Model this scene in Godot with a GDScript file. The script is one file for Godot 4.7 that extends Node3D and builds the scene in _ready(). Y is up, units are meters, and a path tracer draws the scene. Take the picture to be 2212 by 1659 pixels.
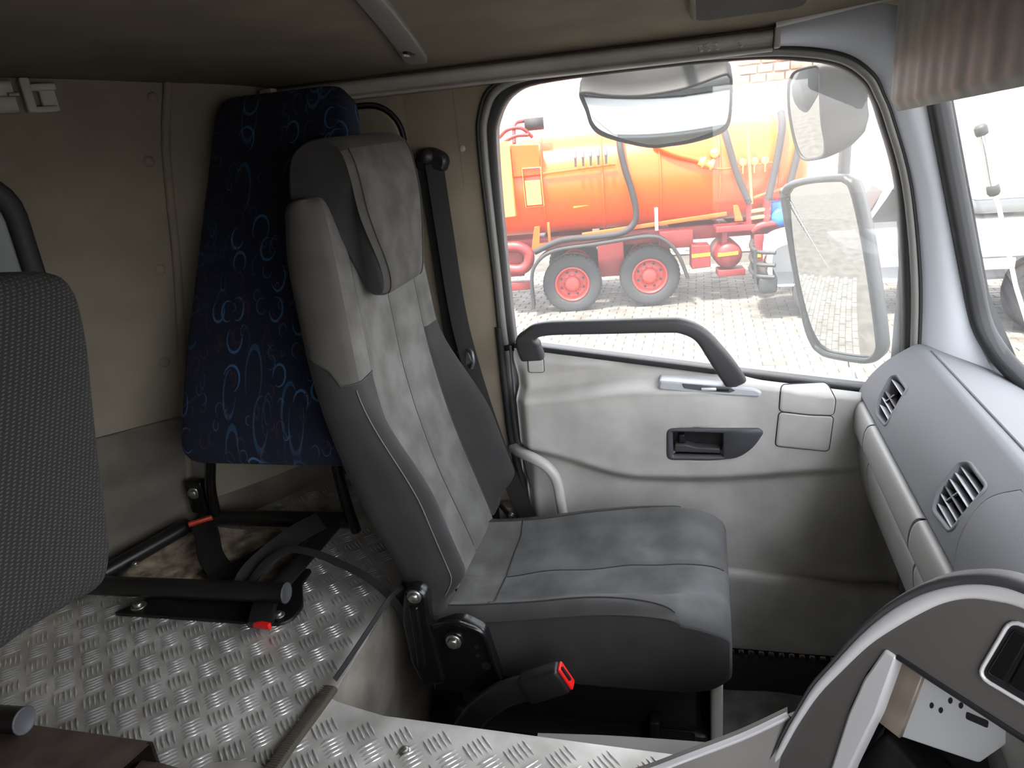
extends Node3D

var M := {}
var used := {}

func _ready():
	setup_view()
	make_materials()
	build_ground()
	build_cab_shell()
	build_door()
	build_front_trim()
	build_engine_cover()
	build_dashboard()
	build_console()
	build_passenger_seat()
	build_jump_seat()
	build_driver_seat()
	build_small_cab_things()
	build_mirrors()
	build_tanker()
	build_yard()

func setup_view():
	var cam := Camera3D.new()
	cam.name = "camera"
	cam.transform = Transform3D(Basis(Vector3(0.967, -0.095, -0.235), Vector3(0.006, 0.935, -0.353), Vector3(0.254, 0.34, 0.905)).orthonormalized(), Vector3(0, 1.45, 0))
	cam.fov = 55.48
	cam.near = 0.02
	cam.far = 200.0
	cam.current = true
	add_child(cam)
	var sm := ProceduralSkyMaterial.new()
	sm.sky_top_color = Color(0.95, 0.97, 1.0)
	sm.sky_horizon_color = Color(1.0, 1.0, 1.0)
	sm.ground_bottom_color = Color(0.6, 0.58, 0.55)
	sm.ground_horizon_color = Color(0.9, 0.9, 0.9)
	sm.sky_energy_multiplier = 1.0
	var sky := Sky.new()
	sky.sky_material = sm
	var env := Environment.new()
	env.background_mode = Environment.BG_SKY
	env.sky = sky
	env.background_energy_multiplier = 7.2
	env.ambient_light_source = Environment.AMBIENT_SOURCE_SKY
	env.tonemap_mode = Environment.TONE_MAPPER_LINEAR
	env.tonemap_exposure = 1.0
	env.sdfgi_enabled = true
	env.ssao_enabled = true
	env.ssil_enabled = true
	var we := WorldEnvironment.new()
	we.name = "world_environment"
	we.environment = env
	add_child(we)
	var sun := DirectionalLight3D.new()
	sun.name = "sun"
	sun.light_energy = 6.0
	sun.light_color = Color(1.0, 0.97, 0.92)
	sun.light_angular_distance = 6.0
	sun.shadow_enabled = true
	sun.look_at_from_position(Vector3(-1.0, 4.0, 1.3), Vector3.ZERO, Vector3.UP)
	add_child(sun)

# ---------------------------------------------------------------- helpers
func numbered(n: String) -> String:
	if not used.has(n):
		used[n] = 0
		return n
	used[n] += 1
	return "%s_%03d" % [n, used[n]]

func tag(o: Node3D, label: String, category := "", group := "", kind := "") -> Node3D:
	if label != "": o.set_meta("label", label)
	if category != "": o.set_meta("category", category)
	if group != "": o.set_meta("group", group)
	if kind != "": o.set_meta("kind", kind)
	return o

func thing(n: String, label: String, category: String, at := Vector3.ZERO, group := "") -> Node3D:
	var o := Node3D.new()
	o.name = numbered(n)
	o.position = at
	tag(o, label, category, group)
	add_child(o)
	return o

func struct(n: String, label: String, at := Vector3.ZERO) -> Node3D:
	var o := Node3D.new()
	o.name = numbered(n)
	o.position = at
	tag(o, label, "", "", "structure")
	add_child(o)
	return o

func S() -> SurfaceTool:
	var st := SurfaceTool.new()
	st.begin(Mesh.PRIMITIVE_TRIANGLES)
	st.set_smooth_group(0)
	return st

func put(st: SurfaceTool, n: String, m: Material, parent: Node3D = null) -> MeshInstance3D:
	st.generate_normals()
	var mesh := st.commit()
	return put_mesh(mesh, n, m, parent)

func put_mesh(mesh: Mesh, n: String, m: Material, parent: Node3D = null) -> MeshInstance3D:
	var o := MeshInstance3D.new()
	o.mesh = mesh
	o.material_override = m
	o.cast_shadow = GeometryInstance3D.SHADOW_CASTING_SETTING_ON
	if parent == null:
		o.name = numbered(n)
		add_child(o, true)
	else:
		o.name = n
		# parts are authored in scene axes; put them under the thing's base
		var base := Vector3.ZERO
		var p: Node = parent
		while p != self and p is Node3D:
			base += (p as Node3D).position
			p = p.get_parent()
		o.position = -base
		parent.add_child(o, true)
	return o

func tri(st: SurfaceTool, a: Vector3, b: Vector3, c: Vector3):
	st.add_vertex(a); st.add_vertex(b); st.add_vertex(c)

func quad(st: SurfaceTool, a: Vector3, b: Vector3, c: Vector3, d: Vector3):
	tri(st, a, b, c); tri(st, a, c, d)

# rows of points; skin between successive rows
func skin(st: SurfaceTool, rows: Array, closed := false):
	for i in rows.size() - 1:
		var p: PackedVector3Array = rows[i]
		var q: PackedVector3Array = rows[i + 1]
		var n := p.size()
		for j in (n if closed else n - 1):
			var k := (j + 1) % n
			quad(st, p[j], q[j], q[k], p[k])

func cap(st: SurfaceTool, loop: PackedVector3Array, flip := false):
	st.set_smooth_group(-1)
	var c := Vector3.ZERO
	for p in loop: c += p
	c /= loop.size()
	for j in loop.size():
		var k := (j + 1) % loop.size()
		if flip: tri(st, c, loop[k], loop[j])
		else: tri(st, c, loop[j], loop[k])
	st.set_smooth_group(0)

func loft(st: SurfaceTool, loops: Array, caps := true):
	skin(st, loops, true)
	if caps:
		cap(st, loops[0], false)
		cap(st, loops[loops.size() - 1], true)

func circle(r: float, n := 12, ry := -1.0) -> PackedVector2Array:
	var a := PackedVector2Array()
	for i in n:
		var t := TAU * i / n
		a.append(Vector2(cos(t) * r, sin(t) * (r if ry < 0 else ry)))
	return a

func rrect(w: float, h: float, r: float, k := 3) -> PackedVector2Array:
	var a := PackedVector2Array()
	var cs := [Vector2(w / 2 - r, h / 2 - r), Vector2(-w / 2 + r, h / 2 - r), Vector2(-w / 2 + r, -h / 2 + r), Vector2(w / 2 - r, -h / 2 + r)]
	for q in 4:
		for i in k + 1:
			var t := PI / 2 * (q + float(i) / k)
			a.append(cs[q] + Vector2(cos(t), sin(t)) * r)
	return a

# round the corners of a polygon; r per corner or one for all
func rounded(pts: Array, r: float, k := 4) -> PackedVector2Array:
	var a := PackedVector2Array()
	var n := pts.size()
	for i in n:
		var p: Vector2 = pts[i]
		var u: Vector2 = pts[(i + n - 1) % n] - p
		var v: Vector2 = pts[(i + 1) % n] - p
		var d: float = min(r, min(u.length(), v.length()) * 0.45)
		var s := p + u.normalized() * d
		var e := p + v.normalized() * d
		for j in k + 1:
			var t := float(j) / k
			a.append(s * (1 - t) * (1 - t) + p * 2 * t * (1 - t) + e * t * t)
	return a

func smooth3(pts: Array, per := 6, closed := false) -> PackedVector3Array:
	var a := PackedVector3Array()
	var n := pts.size()
	var last := n if closed else n - 1
	for i in last:
		var p1: Vector3 = pts[i]
		var p2: Vector3 = pts[(i + 1) % n]
		var p0: Vector3 = pts[(i + n - 1) % n] if closed or i > 0 else p1 * 2 - p2
		var p3: Vector3 = pts[(i + 2) % n] if closed or i + 2 < n else p2 * 2 - p1
		for j in per:
			a.append(p1.cubic_interpolate(p2, p0, p3, float(j) / per))
	if not closed: a.append(pts[n - 1])
	return a

func smooth2(pts: Array, per := 6, closed := false) -> PackedVector2Array:
	var b := []
	for p in pts: b.append(Vector3(p.x, p.y, 0))
	var a := PackedVector2Array()
	for p in smooth3(b, per, closed): a.append(Vector2(p.x, p.y))
	return a

# sweep a closed 2D profile along a path. profile x -> side, y -> up hint
func sweep(st: SurfaceTool, path: PackedVector3Array, profile: PackedVector2Array, up: Vector3, closed := false, scales := PackedFloat32Array(), caps := true):
	var loops := []
	var n := path.size()
	for i in n:
		var a := path[(i + n - 1) % n] if closed or i > 0 else path[i]
		var b := path[(i + 1) % n] if closed or i < n - 1 else path[i]
		var t := (b - a).normalized()
		var s := t.cross(up).normalized()
		if s.length() < 0.1: s = t.cross(Vector3(0.3, 0.2, 0.9)).normalized()
		var u := s.cross(t).normalized()
		var sc := scales[i] if scales.size() == n else 1.0
		var loop := PackedVector3Array()
		for q in profile: loop.append(path[i] + (s * q.x + u * q.y) * sc)
		loops.append(loop)
	if closed: loops.append(loops[0])
	loft(st, loops, caps and not closed)

# tube with parallel-transport frames
func tube(st: SurfaceTool, path: PackedVector3Array, r: float, n := 10, caps := true):
	var loops := []
	var u := Vector3.ZERO
	for i in path.size():
		var t := (path[min(i + 1, path.size() - 1)] - path[max(i - 1, 0)]).normalized()
		if i == 0:
			u = t.cross(Vector3(0.31, 0.83, 0.47)).normalized()
		u = (u - t * u.dot(t)).normalized()
		var v := t.cross(u)
		var loop := PackedVector3Array()
		for k in n:
			var a := TAU * k / n
			loop.append(path[i] + (u * cos(a) + v * sin(a)) * r)
		loops.append(loop)
	loft(st, loops, caps)

func vloop(p: PackedVector2Array, xf: Transform3D, z: float) -> PackedVector3Array:
	var a := PackedVector3Array()
	for q in p: a.append(xf * Vector3(q.x, q.y, z))
	return a

func inset(p: PackedVector2Array, d: float) -> PackedVector2Array:
	var n := p.size()
	var area := 0.0
	for i in n: area += p[i].cross(p[(i + 1) % n])
	var sgn := 1.0 if area > 0 else -1.0
	var a := PackedVector2Array()
	for i in n:
		var u := (p[i] - p[(i + n - 1) % n]).normalized()
		var v := (p[(i + 1) % n] - p[i]).normalized()
		var m := (Vector2(-u.y, u.x) + Vector2(-v.y, v.x))
		m = m.normalized() / max(0.5, sqrt((1 + u.dot(v)) / 2)) if m.length() > 0.01 else Vector2.ZERO
		a.append(p[i] + m * d * sgn)
	return a

func flat(st: SurfaceTool, p: PackedVector2Array, xf: Transform3D, z: float):
	st.set_smooth_group(-1)
	var idx := Geometry2D.triangulate_polygon(p)
	for i in range(0, idx.size(), 3):
		tri(st, xf * Vector3(p[idx[i]].x, p[idx[i]].y, z), xf * Vector3(p[idx[i + 1]].x, p[idx[i + 1]].y, z), xf * Vector3(p[idx[i + 2]].x, p[idx[i + 2]].y, z))
	st.set_smooth_group(0)

# extrude polygon between z0 and z1 (z1 is the bevelled front)
func prism(st: SurfaceTool, p: PackedVector2Array, xf: Transform3D, z0: float, z1: float, bevel := 0.0, back := true):
	var dir: float = sign(z1 - z0)
	var loops := [vloop(p, xf, z0)]
	var front := p
	if bevel > 0:
		loops.append(vloop(p, xf, z1 - dir * bevel))
		loops.append(vloop(inset(p, bevel * 0.3), xf, z1 - dir * bevel * 0.3))
		front = inset(p, bevel)
	loops.append(vloop(front, xf, z1))
	if bevel <= 0:
		st.set_smooth_group(-1)
		skin(st, loops, true)
		st.set_smooth_group(0)
	else:
		skin(st, loops, true)
	flat(st, front, xf, z1)
	if back: flat(st, p, xf, z0)

# a cushion-like face: rings drawn in to the middle, swelling by b
func pillow(st: SurfaceTool, p: PackedVector2Array, xf: Transform3D, z: float, b: float, edge := 0.03):
	var c := Vector2.ZERO
	for q in p: c += q
	c /= p.size()
	var rings := []
	for k in 12:
		var t: float = [1.0, 0.985, 0.96, 0.93, 0.88, 0.8, 0.7, 0.55, 0.4, 0.25, 0.1, 0.001][k]
		var lp := PackedVector3Array()
		for q in p:
			var g := c.lerp(q, t)
			lp.append(xf * Vector3(g.x, g.y, z + edge * sqrt(1.0 - pow(t, 24.0)) + b * (1.0 - t * t)))
		rings.append(lp)
	skin(st, rings, true)

# a frame between two loops of equal count
func ring(st: SurfaceTool, outer: PackedVector2Array, inner: PackedVector2Array, xf: Transform3D, z0: float, z1: float, bevel := 0.002):
	var dir: float = sign(z1 - z0)
	var n := outer.size()
	var mo := PackedVector2Array()
	var mi := PackedVector2Array()
	for i in n:
		var d := (inner[i] - outer[i]).normalized() * bevel
		mo.append(outer[i] + d)
		mi.append(inner[i] - d)
	skin(st, [vloop(outer, xf, z0), vloop(outer, xf, z1 - dir * bevel), vloop(mo, xf, z1), vloop(mi, xf, z1), vloop(inner, xf, z1 - dir * bevel), vloop(inner, xf, z0), vloop(outer, xf, z0)], true)

func box(st: SurfaceTool, c: Vector3, s: Vector3, r := 0.004, b := Basis()):
	var xs := [[], [], []]
	for a in 3:
		var h := s[a] / 2
		var rr: float = min(r, h * 0.99)
		xs[a] = [-h, -h + rr * 0.3, -h + rr, h - rr, h - rr * 0.3, h]
	for ax in 3:
		var a1 := (ax + 1) % 3
		var a2 := (ax + 2) % 3
		for sg in [-1.0, 1.0]:
			var rows := []
			for i in 6:
				var row := PackedVector3Array()
				for j in 6:
					var p := Vector3.ZERO
					p[ax] = sg * s[ax] / 2
					p[a1] = xs[a1][i]
					p[a2] = xs[a2][j]
					var q := Vector3.ZERO
					for k in 3:
						var rk: float = min(r, s[k] / 2 * 0.99)
						q[k] = clamp(p[k], -s[k] / 2 + rk, s[k] / 2 - rk)
					var d := p - q
					if d.length() > 0: p = q + d.normalized() * min(r, s[s.min_axis_index()] / 2 * 0.99)
					row.append(c + b * p)
				if sg < 0: row.reverse()
				rows.append(row)
			skin(st, rows)

func sphere(st: SurfaceTool, c: Vector3, r: Vector3, n := 14, m := 8):
	var rows := []
	for i in m + 1:
		var th := PI * i / m
		var row := PackedVector3Array()
		for j in n + 1:
			var ph := TAU * j / n
			row.append(c + Vector3(sin(th) * cos(ph) * r.x, cos(th) * r.y, sin(th) * sin(ph) * r.z))
		rows.append(row)
	skin(st, rows)

# lathe: profile (radius, along) about an axis
func lathe(st: SurfaceTool, prof: Array, c: Vector3, axis: Vector3, n := 24):
	var a := axis.normalized()
	var u := a.cross(Vector3(0.2, 0.9, 0.35)).normalized()
	var v := a.cross(u)
	var rows := []
	for p in prof:
		var row := PackedVector3Array()
		for j in n:
			var t := TAU * j / n
			row.append(c + a * p.y + (u * cos(t) + v * sin(t)) * p.x)
		rows.append(row)
	skin(st, rows, true)

func bolt(st: SurfaceTool, c: Vector3, axis: Vector3, r := 0.008):
	lathe(st, [Vector2(0.0001, 0), Vector2(r * 1.5, 0), Vector2(r * 1.5, r * 0.3), Vector2(r, r * 0.35)], c, axis, 14)
	lathe(st, [Vector2(r, r * 0.3), Vector2(r, r * 0.95), Vector2(r * 0.85, r * 1.1), Vector2(0.0001, r * 1.1)], c, axis, 6)

func frame_of(o: Vector3, n: Vector3) -> Transform3D:
	n = n.normalized()
	var u := Vector3.UP.cross(n).normalized()
	return Transform3D(Basis(u, n.cross(u), n), o)

func zplane(z: float) -> Transform3D:
	return Transform3D(Basis(), Vector3(0, 0, z))

func v2(a: Array) -> Array:
	var o := []
	for i in range(0, a.size(), 2): o.append(Vector2(a[i], a[i + 1]))
	return o

func v3(a: Array) -> Array:
	var o := []
	for i in range(0, a.size(), 3): o.append(Vector3(a[i], a[i + 1], a[i + 2]))
	return o

func sstep(a: float, b: float, x: float) -> float:
	var t: float = clamp((x - a) / (b - a), 0.0, 1.0)
	return t * t * (3 - 2 * t)

# ---------------------------------------------------------------- materials
func noise_tex(freq: float, lo: float, hi: float, oct := 4, sd := 1, size := 512, tint := Color(1, 1, 1)) -> ImageTexture:
	var fn := FastNoiseLite.new()
	fn.noise_type = FastNoiseLite.TYPE_SIMPLEX_SMOOTH
	fn.frequency = freq
	fn.fractal_octaves = oct
	fn.seed = sd
	var src := fn.get_seamless_image(size, size)
	var im := Image.create(size, size, false, Image.FORMAT_RGB8)
	for y in size:
		for x in size:
			var v: float = lo + (hi - lo) * src.get_pixel(x, y).r
			im.set_pixel(x, y, Color(lerp(1.0, tint.r, 1 - v) * v, lerp(1.0, tint.g, 1 - v) * v, lerp(1.0, tint.b, 1 - v) * v))
	im.generate_mipmaps()
	return ImageTexture.create_from_image(im)

func normal_tex(freq: float, strength: float, oct := 2, sd := 5, size := 256) -> ImageTexture:
	var fn := FastNoiseLite.new()
	fn.noise_type = FastNoiseLite.TYPE_SIMPLEX_SMOOTH
	fn.frequency = freq
	fn.fractal_octaves = oct
	fn.seed = sd
	var im := fn.get_seamless_image(size, size)
	im.convert(Image.FORMAT_RGBA8)
	im.bump_map_to_normal_map(strength)
	return ImageTexture.create_from_image(im)

func mat(n: String, c: Color, rough := 0.6, metal := 0.0, tex: Texture2D = null, per_m := 1.0, nrm: Texture2D = null, nscale := 0.5) -> StandardMaterial3D:
	var m := StandardMaterial3D.new()
	m.resource_name = n
	m.albedo_color = c
	m.roughness = rough
	m.metallic = metal
	m.cull_mode = BaseMaterial3D.CULL_DISABLED
	if tex != null:
		m.albedo_texture = tex
	if nrm != null:
		m.normal_enabled = true
		m.normal_texture = nrm
		m.normal_scale = nscale
	if tex != null or nrm != null:
		m.uv1_triplanar = true
		m.uv1_world_triplanar = true
		m.uv1_scale = Vector3.ONE * per_m
	M[n] = m
	return m

func rgb(r: int, g: int, b: int) -> Color:
	return Color(r / 255.0, g / 255.0, b / 255.0)

func make_materials():
	var blotch := noise_tex(0.006, 0.86, 1.04, 4, 3, 512)
	var blotch2 := noise_tex(0.008, 0.74, 1.08, 4, 8, 512, Color(0.97, 0.93, 0.87))
	var dirt := noise_tex(0.012, 0.45, 1.2, 6, 12, 512, Color(0.97, 0.92, 0.84))
	var fuzz_n := normal_tex(0.35, 3.0, 2, 4)
	var grain_n := normal_tex(0.16, 2.0, 2, 9)
	mat("carpet", rgb(136, 128, 112), 0.95, 0, blotch, 1.3)
	mat("headliner", rgb(104, 95, 79), 0.95, 0, blotch, 1.1)
	mat("trim_grey", rgb(180, 176, 170), 0.55, 0, blotch, 1.7)
	mat("door_grey", rgb(206, 203, 198), 0.42, 0, blotch, 1.5)
	mat("dash_grey", rgb(118, 119, 122), 0.7, 0, null, 14.0, grain_n, 0.12)
	M.dash_grey.metallic_specular = 0.3
	mat("drawer_grey", rgb(170, 168, 164), 0.45, 0, null, 14.0, grain_n, 0.1)
	mat("pillar_white", rgb(200, 204, 210), 0.5, 0, null, 14.0, grain_n, 0.06)
	mat("visor_grey", rgb(134, 130, 122), 0.6, 0, blotch, 3.0)
	mat("dark_plastic", rgb(68, 67, 69), 0.5, 0, null, 16.0, grain_n, 0.12)
	mat("mid_plastic", rgb(80, 80, 84), 0.45)
	mat("black_plastic", rgb(30, 30, 31), 0.4)
	mat("switch_silver", rgb(190, 192, 197), 0.35)
	mat("rubber", rgb(38, 38, 39), 0.6)
	mat("rubber_light", rgb(124, 122, 118), 0.35)
	mat("metal_black", rgb(30, 29, 29), 0.38, 0.0, blotch2, 3.0)
	mat("metal_gloss_black", rgb(20, 20, 21), 0.22)
	mat("bolt_steel", rgb(170, 168, 160), 0.35, 0.9)
	mat("rust_steel", rgb(94, 80, 74), 0.6, 0.2, blotch2, 4.0)
	mat("red_button", rgb(225, 30, 28), 0.4)
	mat("red_faded", rgb(190, 60, 45), 0.5)
	mat("webbing", rgb(24, 23, 23), 0.8, 0, null, 30.0, fuzz_n, 0.5)
	mat("fabric_light", rgb(106, 105, 103), 0.9, 0, blotch2, 2.0)
	mat("fabric_mid", rgb(98, 98, 99), 0.9, 0, blotch2, 2.0)
	mat("fabric_dark", rgb(52, 51, 51), 0.92, 0, blotch, 2.5)
	mat("fabric_trim", rgb(70, 69, 68), 0.45, 0, blotch, 3.0)
	mat("fabric_head", rgb(80, 78, 75), 0.9, 0, blotch2, 2.5)
	mat("fabric_shaded", rgb(82, 79, 74), 0.92, 0, blotch, 2.5)  # seat cloth darkened, shade of the near side put into the colour
	mat("cover_grey", rgb(104, 102, 98), 0.6)
	mat("hood_leather", rgb(54, 53, 55), 0.6, 0, null, 16.0, grain_n, 0.2)
	mat("pillar_cloth_lit", rgb(150, 138, 121), 0.95, 0, blotch, 1.3)  # wall cloth made paler, light on the pillar put into the colour
	mat("tray_brown", rgb(118, 112, 108), 0.5)
	mat("thread", rgb(58, 58, 58), 0.9)
	mat("thread_pale", rgb(120, 116, 106), 0.9)
	for k in ["fabric_light", "fabric_mid", "fabric_dark"]:
		M[k].rim_enabled = true
		M[k].rim = 0.25
	mat("plate", rgb(222, 219, 214), 0.36, 0.38, noise_tex(0.01, 0.7, 1.05, 5, 21, 512, Color(1, 0.96, 0.9)), 1.2)
	mat("plate_bar", rgb(232, 231, 228), 0.2, 0.6)
	mat("dirty_board", rgb(226, 210, 184), 0.9, 0, dirt, 2.6)
	mat("mat_floor", rgb(150, 151, 147), 0.85, 0, blotch2, 2.0)
	mat("vinyl_grey", rgb(134, 128, 119), 0.7, 0, blotch2, 2.0)
	mat("lower_carpet", rgb(112, 106, 98), 0.95, 0, blotch2, 1.6)
	mat("lower_carpet", rgb(112, 106, 98), 0.95, 0, blotch2, 1.6)
	mat("bristle", rgb(66, 60, 51), 0.9, 0, null, 30.0, fuzz_n, 1.0)
	mat("tan_metal", rgb(160, 146, 132), 0.45, 0.3, blotch2, 4.0)
	mat("chrome", rgb(225, 225, 228), 0.1, 1.0)
	mat("silver_trim", rgb(214, 211, 211), 0.3, 0.25)
	mat("mirror_glass", rgb(206, 208, 206), 0.015, 1.0)
	mat("white_paint", rgb(212, 212, 213), 0.35)
	mat("white_metal", rgb(196, 196, 196), 0.45)
	mat("orange_paint", rgb(238, 84, 12), 0.32, 0)
	mat("orange_pale", rgb(250, 160, 80), 0.45)
	mat("red_paint", rgb(124, 34, 35), 0.5, 0, blotch, 1.0)
	mat("red_rim", rgb(160, 50, 46), 0.5)
	mat("tyre", rgb(48, 48, 50), 0.85, 0, null, 6.0, fuzz_n, 1.0)
	mat("hose", rgb(40, 38, 40), 0.7, 0, null, 8.0, fuzz_n, 1.0)
	mat("blue_paint", rgb(30, 95, 190), 0.4)
	mat("yellow_tape", rgb(250, 205, 20), 0.5)
	mat("steel_grey", rgb(120, 122, 124), 0.4, 0.6)
	mat("paver", rgb(102, 99, 94), 0.85, 0, blotch2, 0.5)
	mat("paver_warm", rgb(106, 100, 92), 0.85, 0, blotch2, 0.5)
	mat("sand_joint", rgb(78, 74, 68), 0.95, 0, blotch2, 0.5)
	mat("stone_a", rgb(196, 164, 146), 0.9, 0, blotch2, 0.9)
	mat("stone_b", rgb(182, 144, 126), 0.9, 0, blotch2, 0.8)
	mat("stone_c", rgb(206, 184, 166), 0.9, 0, blotch2, 0.8)
	mat("mortar", rgb(196, 184, 172), 0.95, 0, blotch, 0.6)
	mat("bush", rgb(60, 74, 48), 0.9)
	mat("dark_glass", rgb(30, 36, 38), 0.08)
	mat("dull_glass", rgb(70, 78, 82), 0.35)
	var g := mat("window_glass", Color(0.96, 0.98, 0.97, 0.06), 0.02)
	g.transparency = BaseMaterial3D.TRANSPARENCY_ALPHA
	var gh := mat("window_dust", Color(0.92, 0.92, 0.9, 0.05), 0.9)
	gh.backlight_enabled = true
	gh.backlight = Color(1, 1, 1)
	gh.transparency = BaseMaterial3D.TRANSPARENCY_ALPHA
	# woven cloth with pale dots (driver seat)
	var im := Image.create(64, 64, false, Image.FORMAT_RGB8)
	im.fill(rgb(40, 40, 42))
	for y in 64:
		for x in 64:
			var u := fposmod(x / 16.0 + y / 32.0, 1.0)
			var w := fposmod(y / 8.0, 1.0)
			var d := Vector2((u - 0.5) * 2.0, (w - 0.5) * 2.0)
			var s: float = 1.0 - sstep(0.3, 0.75, Vector2(d.x * 1.0, d.y * 1.2).length())
			im.set_pixel(x, y, rgb(15, 15, 16).lerp(rgb(72, 72, 70), s))
	im.generate_mipmaps()
	mat("woven", Color(1, 1, 1), 0.85, 0, ImageTexture.create_from_image(im), 33.0)
	# navy moquette with woven rings
	var rng := RandomNumberGenerator.new()
	rng.seed = 77
	var sz := 1024
	var bl := Image.create(sz, sz, false, Image.FORMAT_RGB8)
	for y in sz:
		for x in sz:
			var k := 0.85 + 0.3 * rng.randf()
			bl.set_pixel(x, y, Color(0.052 * k, 0.082 * k, 0.165 * k))
	for i in 150:
		var big := i < 26
		var c := Vector2(rng.randf() * sz, rng.randf() * sz)
		var r := rng.randf_range(42, 60) if big else rng.randf_range(14, 34)
		var col: Color = rgb(92, 158, 218) if big else ([rgb(74, 120, 180), rgb(110, 48, 60), rgb(60, 110, 140), rgb(96, 40, 52)][i % 4])
		var a0 := rng.randf() * TAU
		var span := rng.randf_range(3.6, 5.6)
		var asp := rng.randf_range(0.6, 0.8)
		var wmax := 11.0 if big else 5.0
		for s in int(r * 9):
			var t := float(s) / (r * 9)
			var an := a0 + span * t
			var wd: float = wmax * sin(PI * t) + 1.5
			for q in int(wd):
				if rng.randf() < 0.35: continue
				var rr := r - q + rng.randf() * 1.5
				var p := c + Vector2(cos(an) * rr * asp, sin(an) * rr)
				for dx in 2:
					bl.set_pixel(posmod(int(p.x) + dx, sz), posmod(int(p.y), sz), col * (0.5 + 0.36 * rng.randf()))
	bl.generate_mipmaps()
	mat("moquette", Color(1, 1, 1), 0.95, 0, ImageTexture.create_from_image(bl), 2.1)

# ---------------------------------------------------------------- the cab shell
const WN := Vector3(0.83, 0, 0.555)      # inward normal of the slanted rear corner wall
const WO := Vector3(-1.04, 0, -1.74)     # its foot by the passenger side
const WL := Vector3(-0.556, 0, 0.831)    # along it, away from the passenger side

func wpt(s: float, y: float, off := 0.0) -> Vector3:
	return WO + WL * s + WN * off + Vector3(0, y, 0)

func wframe(off := 0.0) -> Transform3D:
	return Transform3D(Basis(WL * -1.0, Vector3.UP, WN), WO + WN * off)   # local x runs towards the passenger side

func ceil_y(x: float, z: float) -> float:
	var s := (z + 0.8) / 0.95
	return 1.574 + 0.065 * (1.0 - s * s) + 0.02 * sstep(0.1, 0.45, x)

func win_loop() -> PackedVector2Array:
	return smooth2(v2([-0.475, 0.903, -0.478, 1.1, -0.474, 1.38, -0.46, 1.455, -0.419, 1.503, -0.34, 1.519, -0.1, 1.523, 0.1, 1.519, 0.2, 1.506, 0.264, 1.491, 0.309, 1.464, 0.338, 1.43, 0.362, 1.373, 0.405, 1.238, 0.432, 1.036, 0.447, 0.86, 0.450, 0.772, 0.40, 0.771, 0.088, 0.815, -0.392, 0.888, -0.462, 0.899]), 5, true)

func frame_loop() -> PackedVector2Array:
	return smooth2(v2([-0.506, 0.903, -0.507, 1.1, -0.511, 1.38, -0.50, 1.47, -0.46, 1.525, -0.35, 1.546, -0.1, 1.545, 0.1, 1.538, 0.205, 1.527, 0.288, 1.503, 0.34, 1.462, 0.362, 1.42, 0.383, 1.372, 0.427, 1.238, 0.462, 1.036, 0.474, 0.86, 0.476, 0.752, 0.40, 0.753, 0.088, 0.797, -0.392, 0.870, -0.49, 0.884]), 5, true)

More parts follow.
